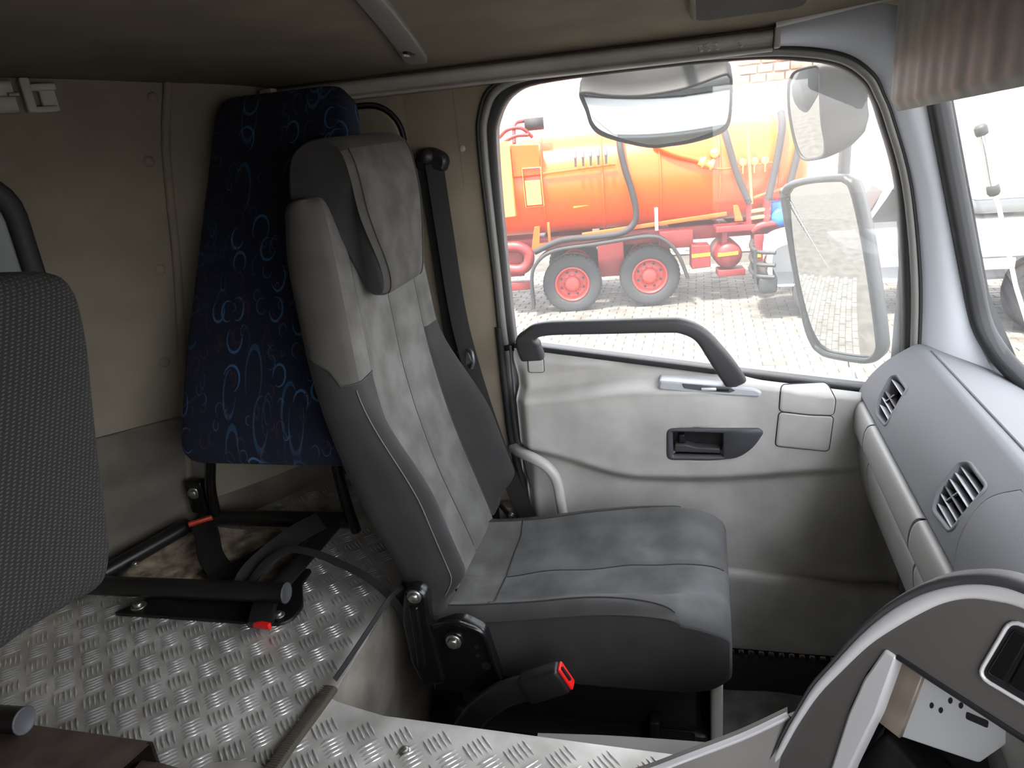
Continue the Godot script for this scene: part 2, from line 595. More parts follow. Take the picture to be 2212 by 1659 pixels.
func build_cab_shell():
	var st: SurfaceTool
	# floor
	var fl := struct("floor", "dark grey rubber floor of the passenger footwell")
	st = S(); box(st, Vector3(-0.4, -0.17, -0.8), Vector3(2.6, 0.1, 2.1)); put(st, "floor_pan", M.steel_grey, fl)
	st = S()
	var rows := []
	for i in 31:
		var row := PackedVector3Array()
		for j in 31:
			var x := -0.64 + 1.4 * i / 30.0
			var z := -1.74 + 0.88 * j / 30.0
			row.append(Vector3(x, -0.1 + 0.006 * sin(x * 23.0 + z * 9) + 0.02 * sstep(0.5, 0.75, x), z))
		rows.append(row)
	skin(st, rows); put(st, "floor_mat", M.mat_floor, fl)
	# ceiling
	var ce := struct("ceiling", "stained tan cloth headliner arching over the cab")
	st = S(); rows = []
	for i in 25:
		var row := PackedVector3Array()
		for j in 41:
			var x := -1.62 + 2.07 * i / 24.0
			var z := -1.78 + 2.0 * j / 40.0
			row.append(Vector3(x, ceil_y(x, z), z))
		rows.append(row)
	skin(st, rows); put(st, "headliner", M.headliner, ce)
	st = S(); box(st, Vector3(-0.5, 1.73, -0.81), Vector3(2.2, 0.06, 2.1), 0.02); put(st, "roof_skin", M.white_paint, ce)
	# rear wall
	var wr := struct("wall_rear", "tan carpeted rear wall of the cab with a slanted corner")
	st = S()
	var path := [wpt(-0.02, 0), wpt(0.28, 0), wpt(0.60, 0), wpt(0.80, 0), Vector3(-1.535, 0, -0.95), Vector3(-1.55, 0, -0.6), Vector3(-1.55, 0, 0.2)]
	rows = []
	for p in path:
		var row := PackedVector3Array()
		for k in 13: row.append(p + Vector3(0, 0.3 + 1.37 * k / 12.0, 0))
		rows.append(row)
	skin(st, rows); put(st, "carpet_lining", M.carpet, wr)
	st = S(); box(st, Vector3(-1.64, 0.75, -0.81), Vector3(0.08, 2.0, 2.1), 0.02); put(st, "outer_skin", M.white_paint, wr)
	# welt that runs down the lining, padded seams and studs
	st = S()
	var wp := PackedVector3Array()
	for q in smooth2(v2([0.228, 1.60, 0.262, 1.481, 0.28, 1.381, 0.312, 1.169, 0.378, 0.832, 0.42, 0.60]), 6): wp.append(wpt(q.x, q.y, 0.003))
	tube(st, wp, 0.010, 10); put(st, "welt", M.carpet, wr)
	# padded panel on the corner side of the welt
	st = S(); rows = []
	for i in wp.size():
		var row := PackedVector3Array()
		for k in 7:
			var t := k / 6.0
			row.append(wp[i].lerp(wpt(0.0, wp[i].y, 0.016), t) + WN * (0.012 * sin(t * PI)))
		rows.append(row)
	skin(st, rows); put(st, "corner_pad", M.carpet, wr)
	# lower carpet panel with a seam
	st = S()
	prism(st, PackedVector2Array([Vector2(-0.02, 0.30), Vector2(-0.02, 0.83), Vector2(-0.30, 0.833), Vector2(-0.75, 0.86), Vector2(-0.75, 0.30)]), wframe(), 0.0, 0.008, 0.004, false)
	put(st, "lower_panel", M.lower_carpet, wr)
	for b in [[0.267, 1.57], [0.31, 1.437], [0.345, 1.197], [0.39, 0.98]]:
		st = S()
		lathe(st, [Vector2(0.0001, 0.007), Vector2(0.006, 0.007), Vector2(0.010, 0.005), Vector2(0.0125, 0.0)], wpt(b[0], b[1]), WN, 16)
		put(st, "trim_stud", M.carpet, wr)
	# rear window: only its rounded corner shows past the driver's seat
	var w3 := struct("window_3", "small rear cab window in a thick black rubber seal")
	st = S()
	var go := PackedVector2Array(); var gi := PackedVector2Array()
	for q in rrect(0.56, 0.66, 0.1, 6): go.append(q + Vector2(-0.855, 1.13))
	for q in rrect(0.48, 0.58, 0.07, 6): gi.append(q + Vector2(-0.855, 1.13))
	ring(st, go, gi, wframe(), 0.0, 0.02, 0.006); put(st, "window_seal", M.rubber, w3)
	st = S(); flat(st, gi, wframe(), 0.004); put(st, "window_pane", M.dull_glass, w3)
	# passenger side wall behind the door
	var wps := struct("wall_passenger", "tan carpeted side wall and door pillar behind the passenger door")
	st = S()
	box(st, Vector3(-0.86, 0.72, -1.775), Vector3(0.468, 1.9, 0.05), 0.01)
	put(st, "carpet_lining", M.carpet, wps); st = S()
	box(st, Vector3(-0.600, 0.72, -1.7745), Vector3(0.186, 1.9, 0.05), 0.008)
	prism(st, PackedVector2Array(v2([-0.56, 1.30, -0.508, 1.30, -0.5085, 1.40, -0.497, 1.468, -0.474, 1.508, -0.444, 1.529, -0.35, 1.542, -0.1, 1.5425, 0.1, 1.536, 0.20, 1.527, 0.20, 1.62, -0.56, 1.62])), zplane(0), -1.80, -1.7485, 0.0)
	put(st, "pillar_lining", M.pillar_cloth_lit, wps)
	for k in [[Vector3(-1.09, 0.75, -1.83), Vector3(1.17, 2.0, 0.05)], [Vector3(0.68, 0.22, -1.83), Vector3(0.40, 0.96, 0.05)], [Vector3(0.0, 1.65, -1.83), Vector3(1.2, 0.19, 0.05)]]:
		st = S(); box(st, k[0], k[1], 0.02); put(st, "outer_skin", M.white_paint, wps)
	st = S()
	var bl := PackedVector2Array()
	for q in rrect(0.33, 0.60, 0.09, 6): bl.append(q + Vector2(-0.856, 1.22))
	prism(st, bl, zplane(-1.75), 0.0, -0.0, 0.0, false)
	prism(st, inset(bl, 0.014), zplane(-1.75), 0.0, 0.007, 0.004, false); put(st, "blanking_panel", M.carpet, wps)
	st = S()
	var bt := PackedVector3Array()
	for q in inset(bl, 0.006): bt.append(Vector3(q.x, q.y, -1.749))
	sweep(st, bt, circle(0.004, 8), Vector3.BACK, true); put(st, "seal_bead", M.rubber, wps)
	st = S(); lathe(st, [Vector2(0.0001, 0.005), Vector2(0.005, 0.005), Vector2(0.009, 0.0)], Vector3(-0.553, 1.394, -1.75), Vector3.BACK, 14); put(st, "trim_stud", M.trim_grey, wps)
	# step and sill under the door
	st = S(); box(st, Vector3(0.0, -0.045, -1.755), Vector3(1.1, 0.13, 0.13), 0.012); put(st, "door_sill", M.rubber, wps)
	st = S(); box(st, Vector3(0.0, 0.022, -1.77), Vector3(1.0, 0.008, 0.10), 0.002); put(st, "sill_daylight", M.white_paint, wps)  # white strip standing in for the sliver of daylight under the door
	st = S()
	for k in 36: box(st, Vector3(-0.45 + 0.026 * k, 0.018, -1.698), Vector3(0.014, 0.016, 0.018), 0.003)
	var tr := put(st, "tread_ribs", M.rubber, wps); tr.set_meta("kind", "stuff")
	# front wall under and over the windscreen
	var wf := struct("wall_front", "front bulkhead of the cab below the windscreen")
	st = S(); box(st, Vector3(0.84, 0.28, -0.81), Vector3(0.08, 1.06, 2.1), 0.02); put(st, "bulkhead", M.white_paint, wf); st = S(); box(st, Vector3(0.72, 0.79, -0.81), Vector3(0.3, 0.04, 2.0), 0.01); put(st, "bulkhead", M.white_paint, wf)
	st = S(); box(st, Vector3(0.425, 1.60, -0.81), Vector3(0.09, 0.22, 1.96), 0.02); put(st, "windscreen_header", M.trim_grey, wf)
	st = S(); box(st, Vector3(0.80, 0.25, -1.1), Vector3(0.03, 1.0, 1.2), 0.01); put(st, "footwell_lining", M.mat_floor, wf)
	# unseen driver's side, added to hold back light; a notch lets some in
	var wd := struct("wall_driver_added", "added dark driver side wall behind the camera, shaped to limit light")
	st = S()
	prism(st, PackedVector2Array(v2([-1.68, -0.25, 0.87, -0.25, 0.87, 0.82, 0.64, 0.86, 0.05, 0.90, 0.05, 1.50, 0.52, 1.50, 0.50, 1.76, -1.68, 1.76])), zplane(0), 0.26, 0.20, 0.0)
	put(st, "side_panel", M.dark_plastic, wd)

# ---------------------------------------------------------------- passenger door
func ledge_y(x: float) -> float:
	return lerp(lerp(0.782, 0.812, sstep(-0.46, -0.12, x)), sill_y(x) + 0.012, sstep(0.02, 0.15, x))

func crease_y(x: float) -> float:
	return 0.645 - 0.078 * sstep(-0.5, -0.15, x) + 0.03 * sstep(-0.05, 0.4, x)

func sill_y(x: float) -> float:
	return 0.899 - 0.1515 * (x + 0.462)

func door_z(x: float, y: float) -> float:
	var ly := ledge_y(x)
	var cy := crease_y(x)
	var z := -1.745
	var shelf := 0.022 * sstep(sill_y(x) + 0.002, sill_y(x) - 0.03, y)
	var bulge: float = 0.062 * sstep(ly + 0.010, ly - 0.022, y) * lerp(1.0, 0.78, sstep(-0.1, 0.45, x))
	var under := sstep(cy - 0.035, cy + 0.004, y)
	z += shelf * 0.8 + (bulge - shelf * 0.8 * sstep(ly + 0.012, ly - 0.03, y)) * lerp(0.22, 1.0, under)
	# shallow hollow above the ledge on the left
	z -= 0.010 * exp(-pow((y - ly - 0.035) / 0.018, 2.0)) * sstep(0.1, -0.1, x) * sstep(-0.47, -0.36, x)
	# lower field swells again, then the pocket
	z += 0.016 * sstep(cy - 0.03, 0.35, y)
	z += 0.008 * sstep(-0.36, -0.22, x) * sstep(0.62, 0.5, y)
	z -= 0.03 * sstep(-0.44, -0.472, x) * sstep(0.88, 0.8, y)
	z -= 0.02 * sstep(0.37, 0.47, x) * sstep(0.75, 0.6, y)
	# hollow for the inside release
	var hx := (x + 0.0145) / 0.062
	var hy := (y - 0.656) / 0.038
	z -= 0.046 * sstep(1.12, 0.92, pow(pow(abs(hx), 4.0) + pow(abs(hy), 4.0), 0.25))
	return z

func build_door():
	var st: SurfaceTool
	var d := struct("door_1", "grey passenger door with window, black grab handle and lower pocket")
	# inner panel as a height field
	st = S()
	var xs := []; for i in 121: xs.append(-0.472 + 0.945 * i / 120.0)
	var rows := []
	for i in xs.size():
		var row := PackedVector3Array()
		var x: float = xs[i]
		for j in 131:
			var y: float = lerp(0.045, sill_y(x) + 0.004, j / 130.0)
			row.append(Vector3(x, y, door_z(x, y)))
		rows.append(row)
	skin(st, rows)
	var side := []
	for e in [0, xs.size() - 1]:
		var a := PackedVector3Array(); var b := PackedVector3Array()
		for p in rows[e]:
			a.append(p); b.append(Vector3(p.x, p.y, -1.80))
		skin(st, [a, b])
	var bo := PackedVector3Array(); var bb := PackedVector3Array()
	for r in rows: bo.append(r[0]); bb.append(Vector3(r[0].x, r[0].y, -1.80))
	skin(st, [bo, bb])
	put(st, "door_panel", M.door_grey, d)
	# outer skin
	st = S()
	prism(st, PackedVector2Array([Vector2(-0.50, 0.045), Vector2(0.49, 0.045), Vector2(0.49, 0.745), Vector2(-0.50, 0.89)]), zplane(-1.85), 0.0, 0.045, 0.008)
	put(st, "outer_skin", M.white_paint, d)
	# window frame, run channel and beads
	st = S(); ring(st, frame_loop(), win_loop(), zplane(0), -1.80, -1.752, 0.006); put(st, "window_channel", M.rubber, d)
	st = S()
	var fo := PackedVector3Array()
	var fl := frame_loop(); var wl := win_loop()
	for i in range(0, 17 * 5 + 1): fo.append(Vector3(fl[i].x, fl[i].y, -1.745) )
	sweep(st, fo, circle(0.005, 8), Vector3.BACK); put(st, "door_seal", M.rubber, d)
	st = S()
	var fb := PackedVector3Array()
	for i in range(0, 17 * 5 + 1):
		var q := fl[i].lerp(wl[i], 0.30)
		fb.append(Vector3(q.x, q.y, -1.75))
	sweep(st, fb, circle(0.0095, 10), Vector3.BACK); put(st, "frame_bead", M.rubber_light, d)
	# seal going on down the pillar below the window
	st = S()
	tube(st, smooth3(v3([-0.509, 0.95, -1.745, -0.507, 0.75, -1.742, -0.503, 0.63, -1.74, -0.478, 0.46, -1.74, -0.455, 0.36, -1.74, -0.45, 0.1, -1.74]), 6), 0.010, 10)
	put(st, "door_seal", M.rubber, d)
	st = S()
	tube(st, smooth3(v3([-0.482, 0.90, -1.742, -0.482, 0.7, -1.738, -0.474, 0.60, -1.735, -0.452, 0.44, -1.735, -0.437, 0.34, -1.735, -0.435, 0.1, -1.735]), 6), 0.004, 8)
	put(st, "edge_trim", M.steel_grey, d)
	# belt seal along the sloping sill
	st = S()
	var bs := PackedVector3Array([Vector3(-0.47, 0.902, -1.748), Vector3(-0.39, 0.888, -1.748), Vector3(0.088, 0.8155, -1.748), Vector3(0.45, 0.7605, -1.748)])
	sweep(st, bs, rrect(0.02, 0.014, 0.004), Vector3.UP); put(st, "belt_seal", M.rubber, d)
	# glass
	st = S(); prism(st, win_loop(), zplane(-1.775), 0.0, 0.003, 0.0); put(st, "window_pane", M.window_glass, d)
	st = S(); flat(st, win_loop(), zplane(-1.7715), 0.0); put(st, "dust_film", M.window_dust, d)
	# grab handle: a wide flat black bar over the sill
	st = S()
	var gp := smooth3(v3([-0.415, 0.885, -1.70, -0.416, 0.93, -1.672, -0.402, 0.957, -1.664, -0.36, 0.9695, -1.66, -0.231, 0.9715, -1.655, -0.09, 0.971, -1.655, -0.045, 0.967, -1.656, -0.005, 0.944, -1.66, 0.028, 0.897, -1.668, 0.058, 0.845, -1.685, 0.075, 0.812, -1.70]), 7)
	var sc := PackedFloat32Array()
	for i in gp.size():
		var t := float(i) / (gp.size() - 1)
		sc.append(1.06 + 0.85 * sstep(0.19, 0.11, t) + 0.5 * sstep(0.66, 0.9, t))
	var loops := []
	for i in gp.size():
		var a := gp[max(i - 1, 0)]; var b := gp[min(i + 1, gp.size() - 1)]
		var t := (b - a).normalized()
		var o := Vector3(0, 0, 1); o = (o - t * o.dot(t)).normalized()
		var s := t.cross(o)
		var lp := PackedVector3Array()
		for q in rrect(0.032 * sc[i], 0.030, 0.010, 4): lp.append(gp[i] + s * q.x + o * q.y)
		loops.append(lp)
	loft(st, loops); put(st, "grab_handle", M.dark_plastic, d)
	# switch pod
	st = S()
	var sp := rounded(v2([-0.103, 0.824, 0.02, 0.812, 0.120, 0.801, 0.134, 0.792, 0.128, 0.779, 0.0, 0.787, -0.107, 0.800]), 0.008)
	prism(st, sp, zplane(0), -1.73, -1.683, 0.005, false)
	var pod := put(st, "switch_panel", M.switch_silver, d)
	st = S(); prism(st, rounded(v2([-0.05, 0.817, 0.062, 0.806, 0.075, 0.798, 0.06, 0.792, -0.02, 0.80, -0.045, 0.804]), 0.004), zplane(0), -1.69, -1.6815, 0.001, false); put(st, "switch_well", M.steel_grey, pod)
	st = S(); box(st, Vector3(0.012, 0.803, -1.679), Vector3(0.035, 0.006, 0.010), 0.002); put(st, "window_switch", M.silver_trim, pod)
	st = S(); box(st, Vector3(0.045, 0.800, -1.681), Vector3(0.028, 0.006, 0.004), 0.001); put(st, "switch_slot", M.black_plastic, pod)
	# inside release: bezel, cup and lever
	st = S()
	var bo2 := rounded(v2([-0.092, 0.610, -0.090, 0.700, 0.128, 0.700, 0.140, 0.690, 0.118, 0.650, 0.085, 0.622, 0.03, 0.612]), 0.02, 5)
	var bi := PackedVector2Array()
	for q in bo2: bi.append(Vector2(clamp(q.x, -0.074, 0.045), clamp(q.y, 0.624, 0.688)))
	ring(st, bo2, bi, zplane(0), -1.705, -1.680, 0.004)
	var bez := put(st, "handle_bezel", M.mid_plastic, d)
	st = S(); prism(st, rrect(0.122, 0.072, 0.012), Transform3D(Basis(), Vector3(-0.0145, 0.656, 0)), -1.716, -1.7145, 0.0, false); put(st, "handle_cup", M.black_plastic, bez)
	st = S()
	prism(st, rounded(v2([-0.070, 0.632, -0.070, 0.652, -0.045, 0.653, -0.02, 0.646, 0.038, 0.643, 0.040, 0.630]), 0.004), zplane(0), -1.712, -1.686, 0.003, false)
	put(st, "release_lever", M.dark_plastic, bez)
	st = S()
	prism(st, rounded(v2([-0.060, 0.653, -0.060, 0.677, -0.045, 0.677, -0.042, 0.653]), 0.004), zplane(0), -1.712, -1.692, 0.003, false)
	put(st, "lock_tab", M.black_plastic, bez)
	# storage box with two lids, and the square screw cover: proud leaves over dark shut lines
	for leaf in [["box_lid", v2([0.176, 0.803, 0.281, 0.798, 0.296, 0.771, 0.2935, 0.731, 0.24, 0.7335, 0.173, 0.743]), 0.010],
			["box_lid", v2([0.1728, 0.740, 0.24, 0.7305, 0.2933, 0.728, 0.287, 0.638, 0.167, 0.652]), 0.010],
			["screw_cover", v2([-0.434, 0.870, -0.394, 0.869, -0.396, 0.832, -0.436, 0.833]), 0.007]]:
		var lo := rounded(leaf[1], leaf[2], 5)
		var c := Vector2.ZERO
		for q in lo: c += q
		c /= lo.size()
		var rings := []
		for k in 9:
			var tt: float = [1.0, 1.0, 0.985, 0.9, 0.75, 0.55, 0.35, 0.15, 0.002][k]
			var off: float = [-0.004, 0.0012, 0.0022, 0.0024, 0.0024, 0.0024, 0.0024, 0.0024, 0.0024][k]
			var lp := PackedVector3Array()
			for q in lo:
				var g := c.lerp(q, tt)
				lp.append(Vector3(g.x, g.y, door_z(g.x, g.y) + off))
			rings.append(lp)
		st = S(); skin(st, rings, true); var lid := put(st, leaf[0], M.door_grey, d)
		st = S()
		var gl := PackedVector3Array()
		for q in inset(lo, -0.0006): gl.append(Vector3(q.x, q.y, door_z(q.x, q.y) + 0.0002))
		gl.append(gl[0]); tube(st, gl, 0.0014, 6, false); put(st, "shut_line", M.black_plastic, lid)
	# grey pull handle on the rear edge
	st = S()
	sweep(st, smooth3(v3([-0.50, 0.612, -1.735, -0.47, 0.616, -1.70, -0.43, 0.612, -1.675, -0.395, 0.592, -1.668, -0.373, 0.553, -1.668, -0.366, 0.48, -1.67, -0.362, 0.40, -1.68, -0.358, 0.33, -1.72]), 6), rrect(0.026, 0.028, 0.010, 4), Vector3(0, 0, 1))
	put(st, "pull_handle", M.door_grey, d)
	# lower pocket
	st = S(); rows = []
	for i in 41:
		var x := -0.30 + 0.765 * i / 40.0
		var row := PackedVector3Array()
		var ytop := 0.303 - 0.085 * (x - 0.05)
		row.append(Vector3(x, ytop - 0.012, -1.728)); row.append(Vector3(x, ytop - 0.002, -1.685)); row.append(Vector3(x, ytop, -1.678))
		for k in 12:
			var t := k / 11.0
			row.append(Vector3(x, lerp(ytop - 0.005, 0.052, t), -1.668 - 0.012 * t * t + 0.006 * sin(t * PI)))
		row.append(Vector3(x, 0.042, -1.69)); row.append(Vector3(x, 0.040, -1.74))
		rows.append(row)
	skin(st, rows); put(st, "door_pocket", M.door_grey, d)

# ---------------------------------------------------------------- pillar, rails, windscreen
func ws_edge(y: float) -> Vector3:
	return Vector3(0.437 + (1.397 - y) * 0.27 + 0.05 * pow(max(0.0, 0.98 - y) / 0.15, 2.0) * 0.35, y, -1.705 + 0.05 * pow(max(0.0, 0.98 - y) / 0.15, 2.0))

func build_front_trim():
	var st: SurfaceTool
	# long grey rail over the door
	var r1 := struct("trim_1", "long grey grooved rail along the roof edge above the passenger door")
	st = S()
	var prof := PackedVector2Array([Vector2(0, 0.018), Vector2(0.020, 0.018), Vector2(0.026, 0.012), Vector2(0.026, 0.004), Vector2(0.020, 0.0), Vector2(0.020, -0.003), Vector2(0.014, -0.006), Vector2(0.014, -0.012), Vector2(0.022, -0.015), Vector2(0.022, -0.02), Vector2(0, -0.024)])
	var loops := []
	for x in [-1.035, -0.6, -0.2, 0.142]:
		var lp := PackedVector3Array()
		for q in prof: lp.append(Vector3(x, 1.551 + q.y, -1.747 + q.x))
		loops.append(lp)
	loft(st, loops); put(st, "curtain_rail", M.trim_grey, r1)
	st = S(); box(st, Vector3(-1.015, 1.556, -1.712), Vector3(0.034, 0.034, 0.03), 0.004); put(st, "end_clip", M.trim_grey, r1)
	# the pale front pillar trim, which wraps from the rail down to the dashboard
	var pl := struct("trim_2", "pale grey plastic windscreen pillar trim beside the passenger window")
	st = S()
	var inner := []
	var fl := frame_loop()
	for i in range(7 * 5 + 2, 17 * 5 - 2): inner.append(Vector3(fl[i].x, fl[i].y, -1.748))
	var outer := smooth3([Vector3(0.146, 1.572, -1.722), Vector3(0.25, 1.584, -1.722), Vector3(0.34, 1.592, -1.72), Vector3(0.40, 1.56, -1.712), Vector3(0.415, 1.48, -1.706), ws_edge(1.40), ws_edge(1.30), ws_edge(1.16), ws_edge(1.04), ws_edge(0.92), ws_edge(0.86), ws_edge(0.80)], 6)
	var rows := []
	var n := inner.size()
	for i in n:
		var o: Vector3 = outer[int(round(float(i) / (n - 1) * (outer.size() - 1)))]
		var row := PackedVector3Array()
		for k in 9:
			var t := k / 8.0
			var p: Vector3 = inner[i].lerp(o, t)
			p += Vector3(-0.004, 0, 0.016) * sin(PI * t)
			row.append(p)
		rows.append(row)
	skin(st, rows); put(st, "pillar_cover", M.pillar_white, pl)
	st = S(); box(st, Vector3(0.150, 1.553, -1.728), Vector3(0.012, 0.04, 0.03), 0.003); put(st, "joint_cap", M.trim_grey, pl)
	st = S()
	tube(st, smooth3(v3([0.146, 1.578, -1.715, 0.25, 1.59, -1.712, 0.34, 1.60, -1.708, 0.40, 1.60, -1.70]), 6), 0.008, 8); put(st, "roof_bead", M.trim_grey, pl)
	# outer body of the pillar
	st = S()
	rows = []
	for y in [1.62, 1.4, 1.2, 1.0, 0.8, 0.7]:
		var e := ws_edge(y)
		var x0 := 0.44 if y > 1.3 else 0.48
		rows.append(PackedVector3Array([Vector3(x0 - 0.05, y, -1.80), Vector3(x0, y, -1.83), Vector3(e.x + 0.04, y, -1.77), Vector3(e.x + 0.05, y, e.z - 0.02)]))
	skin(st, rows); put(st, "pillar_skin", M.white_paint, pl)
	# windscreen with its rubber
	var ws := struct("window_2", "windscreen in a black rubber surround beside the pale pillar")
	st = S()
	var edge := []
	for y in [1.56, 1.40, 1.28, 1.16, 1.04, 0.95]: edge.append(ws_edge(y) + Vector3(0.016, 0, 0.006))
	edge.append(Vector3(0.600, 0.895, -1.672)); edge.append(Vector3(0.625, 0.86, -1.625)); edge.append(Vector3(0.655, 0.836, -1.54)); edge.append(Vector3(0.685, 0.82, -1.40)); edge.append(Vector3(0.73, 0.815, -1.0)); edge.append(Vector3(0.745, 0.815, -0.6)); edge.append(Vector3(0.70, 0.815, 0.1))
	sweep(st, smooth3(edge, 6), rrect(0.040, 0.030, 0.010), Vector3(0, 0.3, 1)); put(st, "windscreen_seal", M.rubber, ws)
	st = S()
	rows = []
	for j in 21:
		var z := -1.70 + 1.9 * j / 20.0
		var bow := 0.14 * (1 - pow((z + 0.75) / 0.95, 2.0))
		rows.append(PackedVector3Array([Vector3(0.61 + bow, 0.80, z), Vector3(0.405 + bow * 0.6, 1.56, z)]))
	skin(st, rows); put(st, "window_pane", M.window_glass, ws)
	# sun visor with soft pleats
	var vz := thing("sun_visor", "grey pleated vinyl sun visor hanging over the windscreen edge", "sun visor", Vector3(0.36, 1.6, -1.3))
	st = S(); rows = []
	for i in 81:
		var t := i / 80.0
		var z: float = lerp(-1.618, -0.75, t)
		var yb: float = lerp(1.392, 1.445, t) + 0.012 * sstep(0.03, 0.0, t)
		var row := PackedVector3Array(); var back := PackedVector3Array()
		for k in 13:
			var s := k / 12.0
			var y: float = lerp(1.60, yb, s)
			var w := 0.0016 * (sin(z * 95.0 + s * 1.4) + 0.7 * sin(z * 41.0 - s)) * sstep(0.0, 0.05, t) * (0.4 + 0.6 * s)
			var e: float = 0.012 * sqrt(max(0.0, 1.0 - pow(max(0.0, (0.02 - t) / 0.02), 2.0))) * (1.0 if k < 12 else 0.2)
			row.append(Vector3(0.357 - e + w, y, z))
			back.append(Vector3(0.357 + e + w * 0.4, y, z))
		back.reverse(); row.append_array(back)
		rows.append(row)
	loft(st, rows); put(st, "visor_pad", M.visor_grey, vz)
	st = S(); tube(st, PackedVector3Array([Vector3(0.36, 1.598, -1.60), Vector3(0.36, 1.60, -0.9)]), 0.007, 8); put(st, "pivot_rod", M.trim_grey, vz)

# ---------------------------------------------------------------- engine cover of chequer plate
func tread_ok(x: float, z: float) -> bool:
	if x < -0.66: return z > -1.70 and x > -1.5 and 0.83 * x + 0.555 * z > -1.79
	return z > -0.855 and x < 0.16

func build_engine_cover():
	var st: SurfaceTool
	var e := thing("engine_cover", "worn aluminium five-bar chequer plate over the engine hump", "engine cover", Vector3(-0.7, 0.0, -0.9))
	var T := 0.52
	st = S()
	var outline := PackedVector2Array([Vector2(-1.54, -0.95), Vector2(-1.482, -1.08), Vector2(-1.045, -1.735), Vector2(-0.645, -1.74), Vector2(-0.642, -0.90), Vector2(-0.625, -0.893), Vector2(-0.53, -0.875), Vector2(0.0, -0.866), Vector2(0.02, -0.80), Vector2(0.05, 0.19), Vector2(-1.54, 0.19)])
	var xf := Transform3D(Basis(Vector3(1, 0, 0), Vector3(0, 0, 1), Vector3(0, 1, 0)), Vector3.ZERO)
	prism(st, outline, xf, T - 0.004, T, 0.0015, true)
	put(st, "chequer_plate", M.plate, e)
	# the raised bars, in crossed groups of five
	st = S()
	var c := 0.0475
	var r2 := sqrt(0.5)
	for i in range(-60, 60):
		for j in range(-60, 60):
			var u := (i + 0.5) * c; var v := (j + 0.5) * c
			var x := (u + v) * r2 - 0.72; var z := (v - u) * r2 - 0.9
			if not tread_ok(x, z): continue
			if z > -0.55 or x < -1.5: continue
			var along := Vector2(r2, r2) if posmod(i + j, 2) == 0 else Vector2(r2, -r2)
			var across := Vector2(-along.y, along.x)
			for k in 5:
				var p := Vector2(x, z) + across * (k - 2) * 0.0088
				var L := 0.0185; var W := 0.0021; var H := 0.0030
				var a := p - along * L; var b := p + along * L
				var m1 := p + across * W; var m2 := p - across * W
				var A := Vector3(a.x, T, a.y); var B := Vector3(b.x, T, b.y)
				var C := Vector3(m1.x, T, m1.y); var D := Vector3(m2.x, T, m2.y)
				var q1 := p - along * L * 0.55; var q2 := p + along * L * 0.55
				var Q1 := Vector3(q1.x, T + H, q1.y); var Q2 := Vector3(q2.x, T + H, q2.y)
				tri(st, A, C, Q1); tri(st, Q1, C, Q2); tri(st, Q2, C, B)
				tri(st, A, Q1, D); tri(st, Q1, Q2, D); tri(st, Q2, B, D)
	var bars := put(st, "tread_bars", M.plate_bar, e)
	bars.set_meta("kind", "stuff")
	# grey vinyl sides
	st = S()
	box(st, Vector3(-0.90, 0.20, -1.32), Vector3(0.50, 0.628, 0.83), 0.01); put(st, "side_lining", M.vinyl_grey, e); st = S()
	box(st, Vector3(-0.30, 0.20, -0.42), Vector3(0.66, 0.628, 0.88), 0.01)
	put(st, "side_lining", M.vinyl_grey, e)
	# moulded grey lip at the front of the hump
	st = S()
	sweep(st, smooth3(v3([-0.26, 0.511, -0.858, -0.14, 0.511, -0.870, 0.0, 0.511, -0.878, 0.08, 0.51, -0.88, 0.2, 0.50, -0.87]), 6), rrect(0.05, 0.012, 0.006), Vector3.UP)
	put(st, "front_lip", M.cover_grey, e)
	# a second sheet lapped over the first, its edge a little curled
	st = S()
	prism(st, PackedVector2Array(v2([-0.83, -0.66, -0.775, -0.735, -0.74, -0.747, -0.70, -0.749, -0.63, -0.732, -0.56, -0.712, -0.545, -0.52, -0.83, -0.50])), xf, T + 0.0005, T + 0.0045, 0.0012, true)
	put(st, "lapped_plate", M.plate, e)
	var lv := thing("lever_knob", "small black rounded lever knob at the foot of the silver tray edge", "knob", Vector3(-0.095, 0.52, -0.79))
	st = S(); lathe(st, [Vector2(0.006, 0.0), Vector2(0.006, 0.008), Vector2(0.010, 0.012), Vector2(0.0115, 0.019), Vector2(0.009, 0.026), Vector2(0.0001, 0.028)], Vector3(-0.095, 0.52, -0.79), Vector3(-0.2, 1, -0.1), 16); put(st, "knob", M.metal_gloss_black, lv)
	for p in [Vector3(-0.465, T, -0.809)]:
		st = S(); bolt(st, p, Vector3.UP, 0.0065)
		tag(put(st, "hex_bolt", M.bolt_steel), "small hex bolt through the chequer plate near the seat gap", "bolt")
	# frayed bristle strip over the joint, with a strap that goes on behind the seat
	var sg := thing("edge_strip", "frayed grey bristle strip lying across the joint of the chequer plate", "edge strip", Vector3(-0.65, 0.52, -0.83))
	st = S()
	sweep(st, PackedVector3Array([Vector3(-0.648, 0.526, -0.915), Vector3(-0.652, 0.527, -0.85), Vector3(-0.659, 0.527, -0.78), Vector3(-0.663, 0.526, -0.70)]), rrect(0.026, 0.014, 0.006), Vector3.UP)
	put(st, "bristle_strip", M.bristle, sg)
	st = S()
	for k in 46:
		var z := -0.912 + 0.0046 * k
		box(st, Vector3(-0.6505 - 0.06 * (z + 0.912), 0.5335, z), Vector3(0.02, 0.002, 0.0018), 0.0006)
	var ribs := put(st, "bristle_ribs", M.bristle, sg); ribs.set_meta("kind", "stuff")
	var sv := thing("tie_strap", "thin black strap running from behind the seat to the bristle strip", "strap", Vector3(-0.64, 0.52, -1.0))
	st = S()
